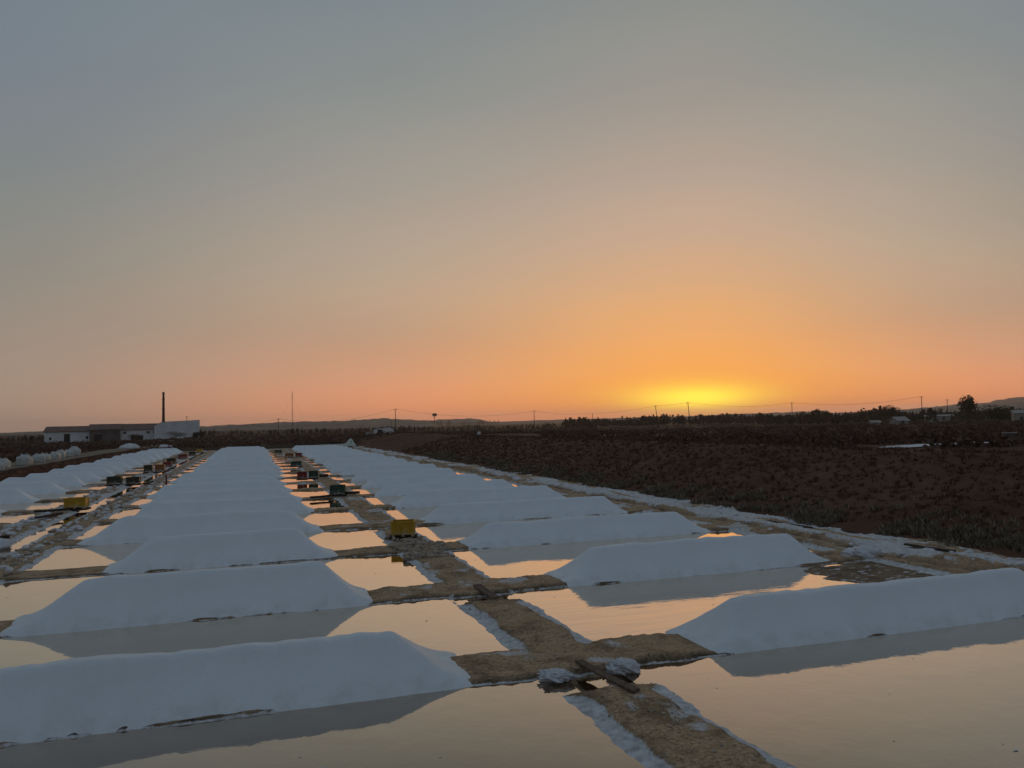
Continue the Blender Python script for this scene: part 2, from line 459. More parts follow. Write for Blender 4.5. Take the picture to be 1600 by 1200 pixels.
# ---- pan bed: dykes, walkways and the floor of every pan, one height field
ua = np.concatenate([np.arange(U0, 10, .2), np.arange(10, 21, .06), np.arange(21, 36, .09), np.arange(36, 66, .15), np.arange(66, U1 + .3, .33)])
va = np.concatenate([np.arange(-26.6, -14.5, .2), np.arange(-14.5, -8.5, .1), np.arange(-8.5, 4.0, .14), np.arange(4.0, 10.6, .055), np.arange(10.6, 20, .14), np.arange(20, 27.8, .1)])
U, V = np.meshgrid(ua, va, indexing='ij')
sd = np.full(U.shape, 9.0); side = np.zeros(U.shape, bool)
for (x0, x1, y0, y1) in [p[:4] for p in pans] + channels + gaps:
    i0, i1 = np.searchsorted(ua, (y0 - 3, y1 + 3)); j0, j1 = np.searchsorted(va, (x0 - 3, x1 + 3))
    if i1 <= i0 or j1 <= j0: continue
    uu, vv = U[i0:i1, j0:j1], V[i0:i1, j0:j1]
    dy = np.abs(uu - (y0 + y1) / 2) - (y1 - y0) / 2; dx = np.abs(vv - (x0 + x1) / 2) - (x1 - x0) / 2
    rr = 0.22
    q = np.hypot(np.maximum(dx + rr, 0), np.maximum(dy + rr, 0)) + np.minimum(np.maximum(dx + rr, dy + rr), 0) - rr
    s0 = sd[i0:i1, j0:j1]; take = q < s0
    side[i0:i1, j0:j1] = np.where(take, dx > dy, side[i0:i1, j0:j1])
    sd[i0:i1, j0:j1] = np.where(take, q, s0)
d = sd + fbm(V / 1.1, U / 1.1, 1, 4) * 0.17 + fbm(V / 0.28, U / 0.28, 2, 3) * 0.06
top = 0.0 + fbm(V / 0.9, U / 0.9, 4, 4) * 0.075 + fbm(V / 0.22, U / 0.22, 6, 3) * 0.035
strip = sstep(22.6, 23.4, V) ; lstrip = sstep(-14.4, -13.8, V) * (1 - sstep(-11.4, -11.0, V))
top = top + strip * (fbm(V / 1.6, U / 3.2, 8, 5) * 0.16 + 0.06) + lstrip * fbm(V / 1.2, U / 2.0, 12, 5) * 0.13
hm_ = np.zeros_like(V)
for (xa, xb) in ((-8.3, 4.0), (10.2, 21.4), (-25.6, -16.6)): hm_ = np.maximum(hm_, sstep(xa - .5, xa + .3, V) * (1 - sstep(xb - .3, xb + .5, V)))
top = np.where((hm_ > 0) & (sd > -.1), top * (1 - hm_) - .05 * hm_, top)
ditch = np.exp(-((V - 24.1 - .35 * fbm(U / 4.0, U * 0, 25, 3)) / .38) ** 2) * (.5 + .7 * sstep(-.2, .3, fbm(U / 3.0, V * 0, 26, 3)))
top = top - ditch * .24 + strip * np.exp(-((V - 24.9) / .35) ** 2) * .10
shelf = np.where(side, 0.27 + fbm(V / 2.0, U / 2.0, 21, 3) * 0.22, 0.06 + 0.05 * fbm(V / 1.5, U / 1.5, 23, 3))
zz = np.where(d < 0, WATER_Z + np.clip(d / 0.3, -1, 0) * 0.14,
     np.where(d < shelf, WATER_Z + 0.035 * d / shelf + 0.03 * (fbm(V / .2, U / .2, 31, 2) > 0.25) * sstep(0, .1, d),
              WATER_Z + 0.035 + (top - WATER_Z - 0.035) * sstep(0, 0.14, d - shelf)))
mud = np.exp(-(((V - 21.5) / 2.9) ** 4 + ((U - 23.6) / 1.9) ** 4)) * (d < 0)
mud = sstep(.35, .6, mud + fbm(V / .8, U / .5, 61, 4) * .22)
zz = np.where(d < 0, zz * (1 - mud) + mud * (WATER_Z + .012 + fbm(V / .5, U / .3, 63, 3) * .012), zz)
salt = np.where(side, (1 - sstep(0.0, 0.16, d - shelf)) * sstep(-0.12, 0.02, d), 0.80 * (1 - sstep(0.02, 0.10, d)) * sstep(-0.08, 0.0, d))
salt = np.maximum(salt, sstep(0.22, 0.5, fbm(V / 1.4, U / 1.4, 41, 4)) * 0.62 * sstep(0.2, 0.4, d))
salt = np.maximum(salt, (strip * (1 - .8 * ditch) * sstep(-0.30, 0.25, fbm(V / .9, U / 4.5, 43, 5) + .55 * sstep(23.9, 24.8, V) - .42 + .25 * fbm(V / .25, U / .5, 47, 3)) * 0.85 + lstrip * sstep(-0.25, 0.3, fbm(V / 1.3, U / 2.6, 44, 5)) * 0.85))
salt = np.maximum(salt, sstep(70, 130, U) * 0.35 * (d > 0.1))
wet = 0.8 * np.where(side, 0.35 * np.exp(-((d - shelf - .05) / .08) ** 2), np.exp(-((d - 0.07) / 0.10) ** 2))
wet = wet * (0.55 + 0.9 * vnoise(V / .3, U / .3, 51))
wet = np.maximum(wet, np.maximum(mud * .62, ditch * strip * .8))
salt = np.maximum(salt, mud * sstep(.28, .4, fbm(V / .30, U / .13, 65, 2)) * .8)
me = mesh_np('pan_bed', np.stack([V.ravel(), U.ravel(), zz.ravel()], 1), grid_faces(len(ua), len(va)), M['bed'], True,
             {'salt': salt, 'wet': np.clip(wet, 0, 1)})
tag(link('pan_bed', me), kind='structure')

def bed_z(x, y):
    i = int(np.clip(np.searchsorted(ua, y), 0, len(ua) - 1)); j = int(np.clip(np.searchsorted(va, x), 0, len(va) - 1))
    return float(zz[i, j])

# ---- water in every pan
def water_sheet(name, x0, x1, y0, y1, z, mat):
    me = bpy.data.meshes.new(name)
    me.from_pydata([(x0, y0, z), (x1, y0, z), (x1, y1, z), (x0, y1, z)], [], [(0, 1, 2, 3)])
    me.materials.append(mat)
    return tag(link(name, me), kind='structure')
for (x0, x1, y0, y1, cn, k) in pans:
    water_sheet('pan_water', x0 - .45, x1 + .45, y0 - .45, y1 + .45, WATER_Z + random.uniform(-.008, .006),
                M['water_wind'] if (cn == 'r' and k == 1) else M['water'])
water_sheet('channel_water', -12.1, -10.5, U0 + 2, U1 - 3, WATER_Z - 0.02, M['water'])
for (x0, x1, y0, y1) in gaps:
    water_sheet('channel_water', 6.72, 7.48, y0 - .3, y1 + .3, WATER_Z - 0.035, M['water'])

# ---- embankments and the wide ground
def patch(name, xs, ys, mat, dz=0.0):
    Y, X = np.meshgrid(ys, xs, indexing='ij')
    me = mesh_np(name, np.stack([X.ravel(), Y.ravel(), (terrain(X, Y) + dz).ravel()], 1), grid_faces(len(ys), len(xs)), mat)
    return tag(link(name, me), kind='structure')
patch('right_embankment', np.concatenate([np.arange(26.9, 50, .3), np.arange(50, 80, .8)]), np.concatenate([np.arange(2, 70, .35), np.arange(70, 250, .9)]), M['bank'])
patch('left_embankment', np.concatenate([np.arange(-80, -36, 1.2), np.arange(-36, -25.9, .2)]), np.arange(40, 245, .6), M['bank_red'])

na, nr = 540, 190
rad = np.concatenate([[0.5], 4 * (9500 / 4) ** (np.arange(nr - 1) / (nr - 2))])
ang = np.linspace(-math.pi, math.pi, na)
RA, AN = np.meshgrid(rad, ang, indexing='ij')
GX, GY = RA * np.sin(AN), RA * np.cos(AN)
inside = sstep(-1, 8, GY) * (1 - sstep(213, 221, GY)) * sstep(-34, -30, -np.abs(GX + 2) + 3.0)
inside2 = sstep(6, 14, GY) * (1 - sstep(225, 238, GY)) * (np.abs(GX) < 68)
GZ = terrain(GX, GY) - 1.0 * np.maximum(inside, inside2)
near = 1 - sstep(6, 12, GY)
me = mesh_np('ground', np.stack([GX.ravel(), GY.ravel(), GZ.ravel()], 1), grid_faces(nr, na), M['ground'])
tag(link('ground', me), kind='structure')

# pale track on top of the left bank, and a field track behind
def ribbon(name, pts, width, mat, dz, n=60, tfun=terrain, jitter=0.15):
    pts = np.array(pts, float); t = np.linspace(0, len(pts) - 1, n)
    cx = np.interp(t, range(len(pts)), pts[:, 0]); cy = np.interp(t, range(len(pts)), pts[:, 1])
    tx, ty = np.gradient(cx), np.gradient(cy); L = np.hypot(tx, ty); nx, ny = ty / L, -tx / L
    m = 9; w = np.linspace(-.5, .5, m)
    wj = width * (1 + jitter * fbm(t * 1.7, t * 0 + 3.3, 60, 3))
    X = cx[:, None] + nx[:, None] * w[None] * wj[:, None]; Y = cy[:, None] + ny[:, None] * w[None] * wj[:, None]
    Z = tfun(X, Y) + dz
    me = mesh_np(name, np.stack([X.ravel(), Y.ravel(), Z.ravel()], 1), grid_faces(n, m), mat)
    return tag(link(name, me), kind='structure')
ribbon('track', [(-31.5, 60), (-31.5, 120), (-31.3, 170), (-30.5, 215), (-29.0, 240)], 6.4, M['track'], 0.06, 160)
ribbon('field_track', [(-29.0, 236), (-26, 262), (-18, 275), (0, 285), (25, 290)], 5.0, M['track'], 0.18, 90)
ribbon('field_track', [(-105, 285), (-80, 300), (-40, 330), (-10, 352)], 3.2, M['track'], 0.25, 90)

# pale track and two whitish flat strips beyond the right bank
ribbon('field_track', [(57, 61.5), (64, 63.5), (70, 64.2), (80, 64.5), (98, 66)], 2.6, M['crust'], .07, 60, terrain, .4)
ribbon('pale_strip', [(70, 155), (76, 155.7), (86, 157.5)], 3.0, M['crust'], .12, 30, terrain, .7)
ribbon('pale_strip', [(93, 151.5), (96.5, 151.3)], 2.0, M['crust'], .12, 12, terrain, .6)

# ---- far hills
def hill(name, b0, b1, dist, prof, depth, mat, seed):
    nb, nd = 120, 14
    bs = np.linspace(b0, b1, nb); t = np.linspace(-1, 1, nd)
    px_, py_ = zip(*prof)
    hh = np.interp(bs, px_, py_); 
    hh = hh * (1 + 0.13 * fbm(bs * 3.0, bs * 0, seed, 4)) * np.clip(np.minimum(bs - b0, b1 - bs) / 0.5, 0, 1)
    D = dist + t * depth / 2
    X = np.sin(np.radians(bs))[:, None] * D[None]; Y = np.cos(np.radians(bs))[:, None] * D[None]
    Z = hh[:, None] * np.clip(1 - np.abs(t) ** 1.7, 0, 1)[None] + fbm(X / 60, Y / 60, seed + 2, 4) * 2.0 - 0.5
    me = mesh_np(name, np.stack([X.ravel(), Y.ravel(), Z.ravel()], 1), grid_faces(nb, nd)[:, ::-1], mat)
    return tag(link(name, me), kind='structure')
hill('far_hill', -6, 12.5, 2300, [(-6, 10), (-3, 14), (0, 17), (2, 21), (4.5, 20), (7, 23), (9, 26), (11, 20), (12.5, 14)], 700, M['hill'], 70)
hill('far_hill', 9.2, 17.0, 2900, [(9.2, 12), (10.5, 17), (12, 22), (15.0, 24), (15.7, 20), (16.2, 13), (17, 8)], 700, M['hill'], 73)
hill('far_hill', 16, 40, 3200, [(16, 10), (22, 14), (30, 18), (36, 24), (40, 28)], 700, M['hill'], 75)
hill('far_hill', 36, 62, 2600, [(36, 12), (42, 18), (48, 27), (55, 34), (62, 34)], 800, M['hill'], 77)
hill('far_mountain', 43, 66, 4300, [(43, 24), (45.5, 38), (47.5, 50), (48.8, 56), (49.6, 70), (51, 78), (55, 84), (66, 80)], 1400, M['mountain'], 79)
hill('far_hill', -26, -9, 2600, [(-26, 10), (-18, 8), (-14, 8), (-9, 10)], 600, M['hill'], 81)

# ================================================================== salt heaps
def salt_heap(x0, x1, y0, width, h, seed, label, group, step=0.09, end=0.60, sag=0.0):
    L = x1 - x0; hw = width / 2
    xs = np.arange(-L / 2 - .2, L / 2 + .2 + step, step); ys = np.linspace(-hw - .18, hw + .18, max(19, int((width + .36) / step)))
    Y, X = np.meshgrid(ys, xs, indexing='ij')
    wob = fbm(X / 1.3, Y / 1.3 + seed, seed, 4) * 0.085
    e0 = end * (0.85 + 0.4 * random.random()); e1 = end * (0.85 + 0.4 * random.random())
    dy = hw - np.abs(Y) + wob * 0.7
    def flare(t):
        q = np.clip(t, 0, 1); return np.where(t < 0, t * .8, np.where(t > 1, t, .22 * q + .78 * q * q * (3 - 2 * q)))
    dxl = hw * flare((X + L / 2) * e0 / hw) + wob * .8; dxr = hw * flare((L / 2 - X) * e1 / hw) + wob * .8
    # a rounded plan at both ends
    def smin(a, b, k):
        hh = np.clip(0.5 + 0.5 * (b - a) / k, 0, 1); return b * (1 - hh) + a * hh - k * hh * (1 - hh)
    dd = smin(smin(dy, dxl, 0.30), dxr, 0.30)
    s = np.clip(dd / (hw * 0.93), -0.3, 1.2)
    crest = 1 + 0.065 * fbm(X / 2.6, X * 0 + seed * 3.1, seed + 5, 2) + 0.035 * fbm(X / .4, X * 0 + seed, seed + 9, 2) + sag * np.cos(X / L * math.pi * 2)
    z = smin(s, np.full_like(s, 0.93), 0.035)
    z = np.where(z > 0, 0.80 * z + 0.20 * z * z, z)
    z = z * h * 1.05 * crest + fbm(X / .5, Y / .5 + seed, seed + 3, 4) * 0.022 + fbm(X / 1.7, Y / 1.2 + seed, seed + 6, 2) * 0.014 * np.clip(s, 0, 1)
    z = np.maximum(z, -0.16)
    me = mesh_np('salt_heap', np.stack([X.ravel(), Y.ravel(), z.ravel()], 1), grid_faces(len(ys), len(xs)), M['salt'])
    o = link('salt_heap', me); o.location = ((x0 + x1) / 2, y0 + hw, 0.0)
    return tag(o, label, 'salt heap', group)

spec_c = {0: (-8.0, 4.45, .93, 2.5), 1: (-6.6, 3.55, 1.15, 2.45), 2: (-5.65, 3.3, 1.15, 2.3), 3: (-8.2, 3.4, 1.1, 2.3), 4: (-7.5, 3.8, .95, 2.2), 5: (-7.9, 3.5, .92, 2.15)}
spec_r = {0: (10.5, 22.5, .93, 2.3), 1: (10.3, 21.1, 0.98, 2.3), 2: (9.2, 21.6, 0.88, 2.2), 3: (9.2, 21.7, .93, 2.2), 4: (9.1, 21.8, 0.92, 2.2)}
lab_c = {0: 'large smooth white salt heap nearest the viewer, cut by the left edge',
         1: 'long white salt heap in middle column, directly behind the nearest left heap'}
lab_r = {0: 'nearest white salt heap of the right column, running out at the right edge',
         1: 'white salt heap second from the front in the right column, before brown pan water'}
n_rows = len(ROWS)
for k, r in enumerate(ROWS):
    st = 0.07 if k < 2 else 0.1 if k < 5 else 0.17 if k < 10 else 0.26
    a = spec_c.get(k, (random.uniform(-8.6, -7.6), random.uniform(2.9, 3.7), random.uniform(.78, 1.0), 2.15))
    lb = lab_c.get(k, ('white salt heap, %s from the front in the middle column' % ORD[k + 1]) if k < n_rows - 1 else 'white salt heap at the far end of the middle column')
    salt_heap(a[0], a[1], r + 0.10 + random.uniform(-.03, .04), a[3], a[2], 100 + k, lb, 'salt heaps of the middle column', st)
    a = spec_r.get(k, (random.uniform(9.1, 9.9), random.uniform(21.0, 21.8), random.uniform(0.74, .95), 2.1))
    lb = lab_r.get(k, ('white salt heap, %s from the front in the right column' % ORD[k + 1]) if k < n_rows - 1 else 'white salt heap at the far end of the right column')
    salt_heap(a[0], a[1], r + 0.10 + random.uniform(-.03, .04), a[3], a[2], 200 + k, lb, 'salt heaps of the right column', st, .78)
n_l = 0
left_rows = [r for r in ROWS_L if r > 58]
for k, r in enumerate(left_rows):
    lb = ('white salt heap, %s in view of the left column counted from the near end' % ORD[k + 1]) if k < len(left_rows) - 1 else 'white salt heap at the far end of the left column'
    salt_heap(random.uniform(-25.6, -25.0), random.uniform(-17.0, -16.2), r + 0.05, 2.35, random.uniform(.95, 1.15), 300 + k, lb, 'salt heaps of the left column', 0.17 if k < 5 else 0.26)

# ================================================================== crates, pallets, boards
def make_crate(mat, label, x, y, rz, group='plastic crates along the walkways', sc=(1, 1, 1), on_pallet=True):
    z0 = max(bed_z(x, y), -0.02)
    pz = 0.0
    if on_pallet:
        p = empty('pallet', (x, y, z0), rz)
        tag(p, ' '.join(('pallet under the ' + label).split()[:16]), 'pallet', 'pallets under the crates')
        for yy in (-.42, 0, .42): MB().box((0, yy, .05), (1.3 * sc[0], .1, .1)).build('runner', M['wood_dark'], p)
        for i in range(6): MB().box(((-.58 + .232 * i) * sc[0], 0, .115), (.16, 1.0, .028), random.uniform(-.03, .03)).build('board', M['wood_dark'], p)
        pz = 0.13
    c_ = empty('crate', (x, y, z0 + pz), rz)
    c_.scale = tuple(q * .92 for q in sc)
    tag(c_, label, 'crate', group)
    w, dpt, h, t = 1.2, 1.0, 0.78, 0.035
    b = MB()
    b.box((0, 0, .12), (w - .06, dpt - .06, .04))
    for sx in (-1, 1): b.box((sx * (w / 2 - t), 0, .12 + h / 2 - .06), (t, dpt - .04, h - .12))
    for sy in (-1, 1): b.box((0, sy * (dpt / 2 - t), .12 + h / 2 - .06), (w - 3 * t, t, h - .12))
    b.build('body', mat, c_)
    rm = MB()
    for sx in (-1, 1): rm.box((sx * (w / 2 - .02), 0, h - .02), (.07, dpt + .03, .06))
    for sy in (-1, 1): rm.box((0, sy * (dpt / 2 - .02), h - .02), (w - .10, .07, .06))
    rm.build('rim', mat, c_)
    for sx in (-1, 1):
        for sy in (-1, 1): MB().box((sx * (w / 2 - .04), sy * (dpt / 2 - .04), (h - .05) / 2 + .05), (.10, .10, h - .15)).build('corner_post', mat, c_)
    for sy in (-1, 1):
        for xx in (-.3, 0, .3): MB().box((xx, sy * (dpt / 2 - .012), .40), (.035, .035, .52)).build('rib', mat, c_)
    for xx in (-.5, 0, .5): MB().box((xx, 0, .05), (.12, dpt - .04, .10)).build('skid', mat, c_)
    return c_

make_crate(M['yellow'], 'bright yellow plastic crate standing on walkway between middle and right heaps', 6.95, 39.0, R(-14))
make_crate(M['yellow'], 'yellow plastic crate on the left walkway, nearest crate to the left edge', -11.9, 63.8, R(-6), sc=(1.25, 1.0, 1.0))
make_crate(M['olive'], 'dark olive crate on left walkway, left one of the dark pair', -13.2, 89.0, R(-4), sc=(1.15, 1, 1.05))
make_crate(M['olive'], 'dark olive crate on left walkway, right one of the dark pair', -11.55, 89.6, R(-3), sc=(1.1, 1, .95))
make_crate(M['orange'], 'crate with orange brown face on left walkway behind the dark pair', -11.5, 113.5, R(-3), sc=(1.0, 1, 1.25))
make_crate(M['olive'], 'dark crate on left walkway touching the orange brown crate', -12.9, 113.8, R(-3), sc=(.9, 1, 1.2))
make_crate(M['green'], 'dark green crate standing on walkway between middle and right heaps', 6.35, 64.6, R(-10), sc=(1.05, 1, 1))
make_crate(M['red'], 'dark red crate on walkway beside right heaps, next to a dark green crate', 4.9, 86.8, R(-6), sc=(.85, 1, 1.0))
make_crate(M['green'], 'dark green crate on walkway touching the dark red crate', 6.1, 87.6, R(-6), sc=(.85, 1, 1.0))
make_crate(M['green'], 'far dark green crate on right walkway between red crate and orange crate', 5.7, 115.5, R(-4), sc=(1.3, 1, .9))
make_crate(M['orange'], 'small far orange crate on right walkway near the end of heaps', 6.3, 152.0, R(-4), sc=(1.3, 1, .9))
make_crate(M['red'], 'small far reddish crate on right walkway touching the orange crate', 8.0, 152.4, R(-4), sc=(1.0, 1, .9))
make_crate(M['green'], 'farthest dark green crate of the right walkway', 5.2, 180.0, R(-4), sc=(1.3, 1, .8))
make_crate(M['red'], 'far dark red crate on left walkway just past the orange brown crate', -12.2, 131.0, R(-4), sc=(1.0, 1, .8))
make_crate(M['olive'], 'far olive crate on left walkway beyond the first dark red crate', -12.6, 141.5, R(-4), sc=(1.2, 1, 1.0))
make_crate(M['red'], 'farthest dark red crate of the left walkway', -12.5, 162.5, R(-4), sc=(1.3, 1, 1.0))
make_crate(M['olive'], 'far dark crate on left walkway beyond the farthest red crate', -12.1, 181.0, R(-4), sc=(1.2, 1, 1.0))
make_crate(M['yellow'], 'farthest yellow crate at the end of the left walkway', -12.0, 203.0, R(-4), sc=(1.2, 1, 1.0))

def plank(label, a, b, width=.22, thick=.05, za=None, zb=None, mat='wood'):
    a = Vector(a); b = Vector(b)
    mid = (a + b) / 2; dv = b - a; L = dv.length
    bm = bmesh.new()
    n = 10
    for i in range(n + 1):
        t = i / n - .5
        for (sx, sz) in ((-1, 0), (1, 0), (1, 1), (-1, 1)):
            bm.verts.new((sx * width / 2 * (1 + .06 * math.sin(i * 2.1 + sx)), t * L + (sx * .03 if i in (0, n) else 0), sz * thick - .02 * math.cos(t * 3)))
    bm.verts.ensure_lookup_table()
    for i in range(n):
        for k in range(4):
            bm.faces.new((bm.verts[i * 4 + k], bm.verts[i * 4 + (k + 1) % 4], bm.verts[i * 4 + 4 + (k + 1) % 4], bm.verts[i * 4 + 4 + k]))
    bm.faces.new([bm.verts[k] for k in (3, 2, 1, 0)]); bm.faces.new([bm.verts[n * 4 + k] for k in range(4)])
    bmesh.ops.recalc_face_normals(bm, faces=bm.faces[:])
    me = bpy.data.meshes.new('wooden_plank'); bm.to_mesh(me); bm.free(); me.materials.append(M[mat])
    o = link('wooden_plank', me); o.location = mid
    o.rotation_euler = dv.to_track_quat('Y', 'Z').to_euler()
    return tag(o, label, 'plank', 'loose planks')
plank('weathered wooden plank bridging the small channel at the nearest walkway corner', (7.0, 17.1, .06), (7.3, 14.8, .055), .2, .045)
plank('short wooden plank bridging the channel behind the nearest walkway stretch', (7.15, 26.3, .05), (7.18, 24.2, .04), .28)
plank('dark board lying on salt crust at the foot of the right bank', (25.55, 26.7, .14), (25.95, 24.6, .12), .24, .06, mat='wood_dark')
plank('dark board lying near the bank foot beyond the second right heap', (25.3, 35.6, .14), (25.6, 32.6, .12), .26, .06, mat='wood_dark')
plank('dark beam lying on salt crust just before the left yellow crate', (-14.0, 61.5, .13), (-12.1, 62.2, .13), .3, .14, mat='wood_dark')
plank('dark beam lying across the left walkway nearer than the yellow crate', (-12.9, 57.2, .13), (-12.0, 59.4, .13), .3, .12, mat='wood_dark')
plank('dark plank lying on salt crust at the left edge of the photo', (-13.4, 47.0, .12), (-12.0, 47.6, .12), .35, .14, mat='wood_dark')
plank('dark board lying beside the dark crate pair on left walkway', (-10.4, 88.0, .12), (-10.0, 91.2, .12), .35, .12, mat='wood_dark')
plank('dark plank lying left of the green crate on the right walkway', (4.2, 63.3, .06), (5.7, 63.8, .08), .3, .14, mat='wood_dark')
plank('dark timber sticking out right of the green crate on the right walkway', (7.0, 64.4, .14), (8.0, 65.0, .10), .3, .2, mat='wood_dark')
plank('dark timber lying right of the red and green crate pair', (6.8, 88.0, .12), (7.6, 88.3, .12), .3, .3, mat='wood_dark')

# red marker stake
st_ = empty('marker_stake', (-8.35, 88.2, -0.2)); tag(st_, 'slim red marker stake standing in the pan left of the middle heaps', 'stake')
MB().tube([(0, 0, 0), (0, 0, 1.05)], [.09, .08], 10).build('shaft', M['red'], st_)
MB().tube([(0, 0, 1.05), (0, 0, 1.16)], [.11, .07], 10).build('cap', M['orange'], st_)

# lumps of crusted salt
def lump(name, label, cat, loc, size, mat, seed, group=None, rough=.3, sub=4):
    bm = bmesh.new(); bmesh.ops.create_icosphere(bm, subdivisions=sub, radius=1.0)
    rs = np.array([v.co[:] for v in bm.verts])
    n = fbm(rs[:, 0] * 1.9 + rs[:, 2], rs[:, 1] * 1.9 - rs[:, 2], seed, 3) * rough + fbm(rs[:, 0] * 9 + rs[:, 2] * 6, rs[:, 1] * 9, seed + 3, 4) * rough * .75
    for v, k in zip(bm.verts, n):
        v.co = Vector((v.co.x * size[0], v.co.y * size[1], v.co.z * size[2])) * (1 + k)
    me = bpy.data.meshes.new(name); bm.to_mesh(me); bm.free(); me.materials.append(mat)
    me.polygons.foreach_set('use_smooth', [True] * len(me.polygons))
    o = link(name, me); o.location = loc
    return tag(o, label, cat, group)
lump('salt_clump', 'knobbly white salt clump left of the nearest plank', 'salt clump', (6.25, 16.6, -.03), (.36, .30, .11), M['crust'], 5, 'salt clumps by the plank', .5, 5)
lump('salt_clump', 'knobbly white salt clump right of the nearest plank', 'salt clump', (7.9, 16.65, -.03), (.36, .30, .14), M['crust'], 15, 'salt clumps by the plank', .5, 5)
lump('salt_clump', 'small white salt clump at the bank foot past the second right heap', 'salt clump', (22.9, 26.2, .02), (.7, .6, .3), M['crust'], 25, None, .35)
lump('salt_clump', 'white salt mound at the left edge of the photo by the left walkway', 'salt clump', (-12.6, 45.2, .0), (1.2, .9, .45), M['crust'], 35, None, .3)
lump('salt_clump', 'rounded white mound behind the far end of the left column', 'salt clump', (-30.0, 226, .9), (2.4, 1.6, 1.3), M['crust'], 45, None, .2)
lump('salt_clump', 'small pale mound behind the far left heaps near the walkway', 'salt clump', (-22.2, 234, .4), (1.8, 1.3, 1.2), M['crust'], 55, None, .2)

# loose stones and crumbs on the walkways (uncountable)
def scatter_stones(name, n, xr, yr, smin, smax, mat, label):
    base = []
    bm = bmesh.new(); bmesh.ops.create_icosphere(bm, subdivisions=1, radius=1.0)
    bv = np.array([v.co[:] for v in bm.verts]); bf = np.array([[v.index for v in f.verts] for f in bm.faces]); bm.free()
    vs, fs = [], []; k = 0
    rs = np.random.RandomState(len(name) + n)
    while k < n:
        x = rs.uniform(*xr); y = yr[0] + (yr[1] - yr[0]) * rs.rand() ** 1.5
        z = bed_z(x, y)
        if z < WATER_Z + .05: 
            n -= 0 if rs.rand() > .02 else 1
            continue
        s = smin + (smax - smin) * rs.rand() ** 3
        q = bv * (s * (1 + .5 * (rs.rand(len(bv), 1) - .5))) * np.array([rs.uniform(.7, 1.5), rs.uniform(.7, 1.3), rs.uniform(.4, .8)])
        a = rs.rand() * 6.28
        q = np.stack([q[:, 0] * math.cos(a) - q[:, 1] * math.sin(a), q[:, 0] * math.sin(a) + q[:, 1] * math.cos(a), q[:, 2]], 1)
        vs.append(q + np.array([x, y, z + s * .2])); fs.append(bf + k * len(bv)); k += 1
    me = mesh_np(name, np.concatenate(vs), np.concatenate(fs), mat, False)
    return tag(link(name, me), label, None, None, 'stuff')
scatter_stones('loose_stones', 800, (6.1, 8.1), (10, 60), .012, .05, M['stone'], 'small stones and clods strewn over the walkway')
scatter_stones('loose_stones', 420, (5.9, 8.4), (33, 40), .04, .22, M['stone'], 'rubble heaped round the yellow crate')
scatter_stones('salt_crumbs', 420, (23.6, 26.8), (18, 90), .02, .16, M['crust'], 'salt crumbs along the foot of the right bank')
scatter_stones('salt_crumbs', 900, (-14.2, -9.2), (33, 120), .03, .24, M['crust'], 'salt crumbs strewn along the left walkway')
scatter_stones('loose_stones', 700, (-14.2, -9.0), (33, 110), .03, .22, M['stone'], 'stones strewn along the left walkway')

# flakes of salt floating on the nearest pans (uncountable)
rs_ = np.random.RandomState(5); fv, ff = [], []
for k in range(160):
    x0, x1, y0, y1, cn, kk = [p_ for p_ in pans if p_[4] in 'cr' and p_[5] in (0, 1, 1, 2)][rs_.randint(6)]
    x, y = rs_.uniform(x0 + .4, x1 - .4), rs_.uniform(max(y0, 9.5) + .4, y1 - .3); r_ = .008 + .022 * rs_.rand() ** 2; a_ = rs_.rand() * 3
    for q in range(5):
        w = a_ + q * 1.257; rr = r_ * rs_.uniform(.6, 1.2); fv.append((x + math.cos(w) * rr * 1.8, y + math.sin(w) * rr, WATER_Z + .012))
    ff.append(tuple(range(5 * k, 5 * k + 5)))
tag(link('floating_flakes', mesh_np('floating_flakes', np.array(fv), np.array(ff), M['crust'], False)), 'tiny salt flakes floating on the nearest pans', None, None, 'stuff')

# ================================================================== bags on the left bank
def big_bag(label, x, y, s, h, seed):
    z = float(terrain(x, y)) + .05
    o = empty('bulk_bag', (x, y, z), random.uniform(-.4, .4)); tag(o, label, 'bag', 'white bags along the left track')
    bm = bmesh.new(); bmesh.ops.create_cube(bm, size=1.0); bmesh.ops.subdivide_edges(bm, edges=bm.edges[:], cuts=7, use_grid_fill=True)
    for v in bm.verts:
        p = v.co.copy()
        r = 1 - .16 * (abs(p.x * 2) ** 4 * abs(p.y * 2) ** 4)
        bulge = 1 + .14 * math.cos(p.z * math.pi)
        topk = 1 - .5 * max(0, p.z - .22) / .28
        v.co = Vector((p.x * s * bulge * r * topk, p.y * s * bulge * r * topk, (p.z + .5) * h))
    nn = fbm(np.array([v.co.x * 3 + v.co.z for v in bm.verts]), np.array([v.co.y * 3 + v.co.z * 2 for v in bm.verts]), seed, 3)
    for v, k in zip(bm.verts, nn): v.co *= 1 + .16 * k
    me = bpy.data.meshes.new('sack'); bm.to_mesh(me); bm.free(); me.materials.append(M['bag'])
    me.polygons.foreach_set('use_smooth', [True] * len(me.polygons)); link('sack', me, o)
    for sx in (-1, 1):
        MB().tube([(sx * s * .22, -.2, h * .93), (sx * s * .25, -.1, h * 1.12), (sx * s * .25, .1, h * 1.12), (sx * s * .22, .2, h * .93)], .04, 6).build('lifting_loop', M['bag'], o, True)
    return o
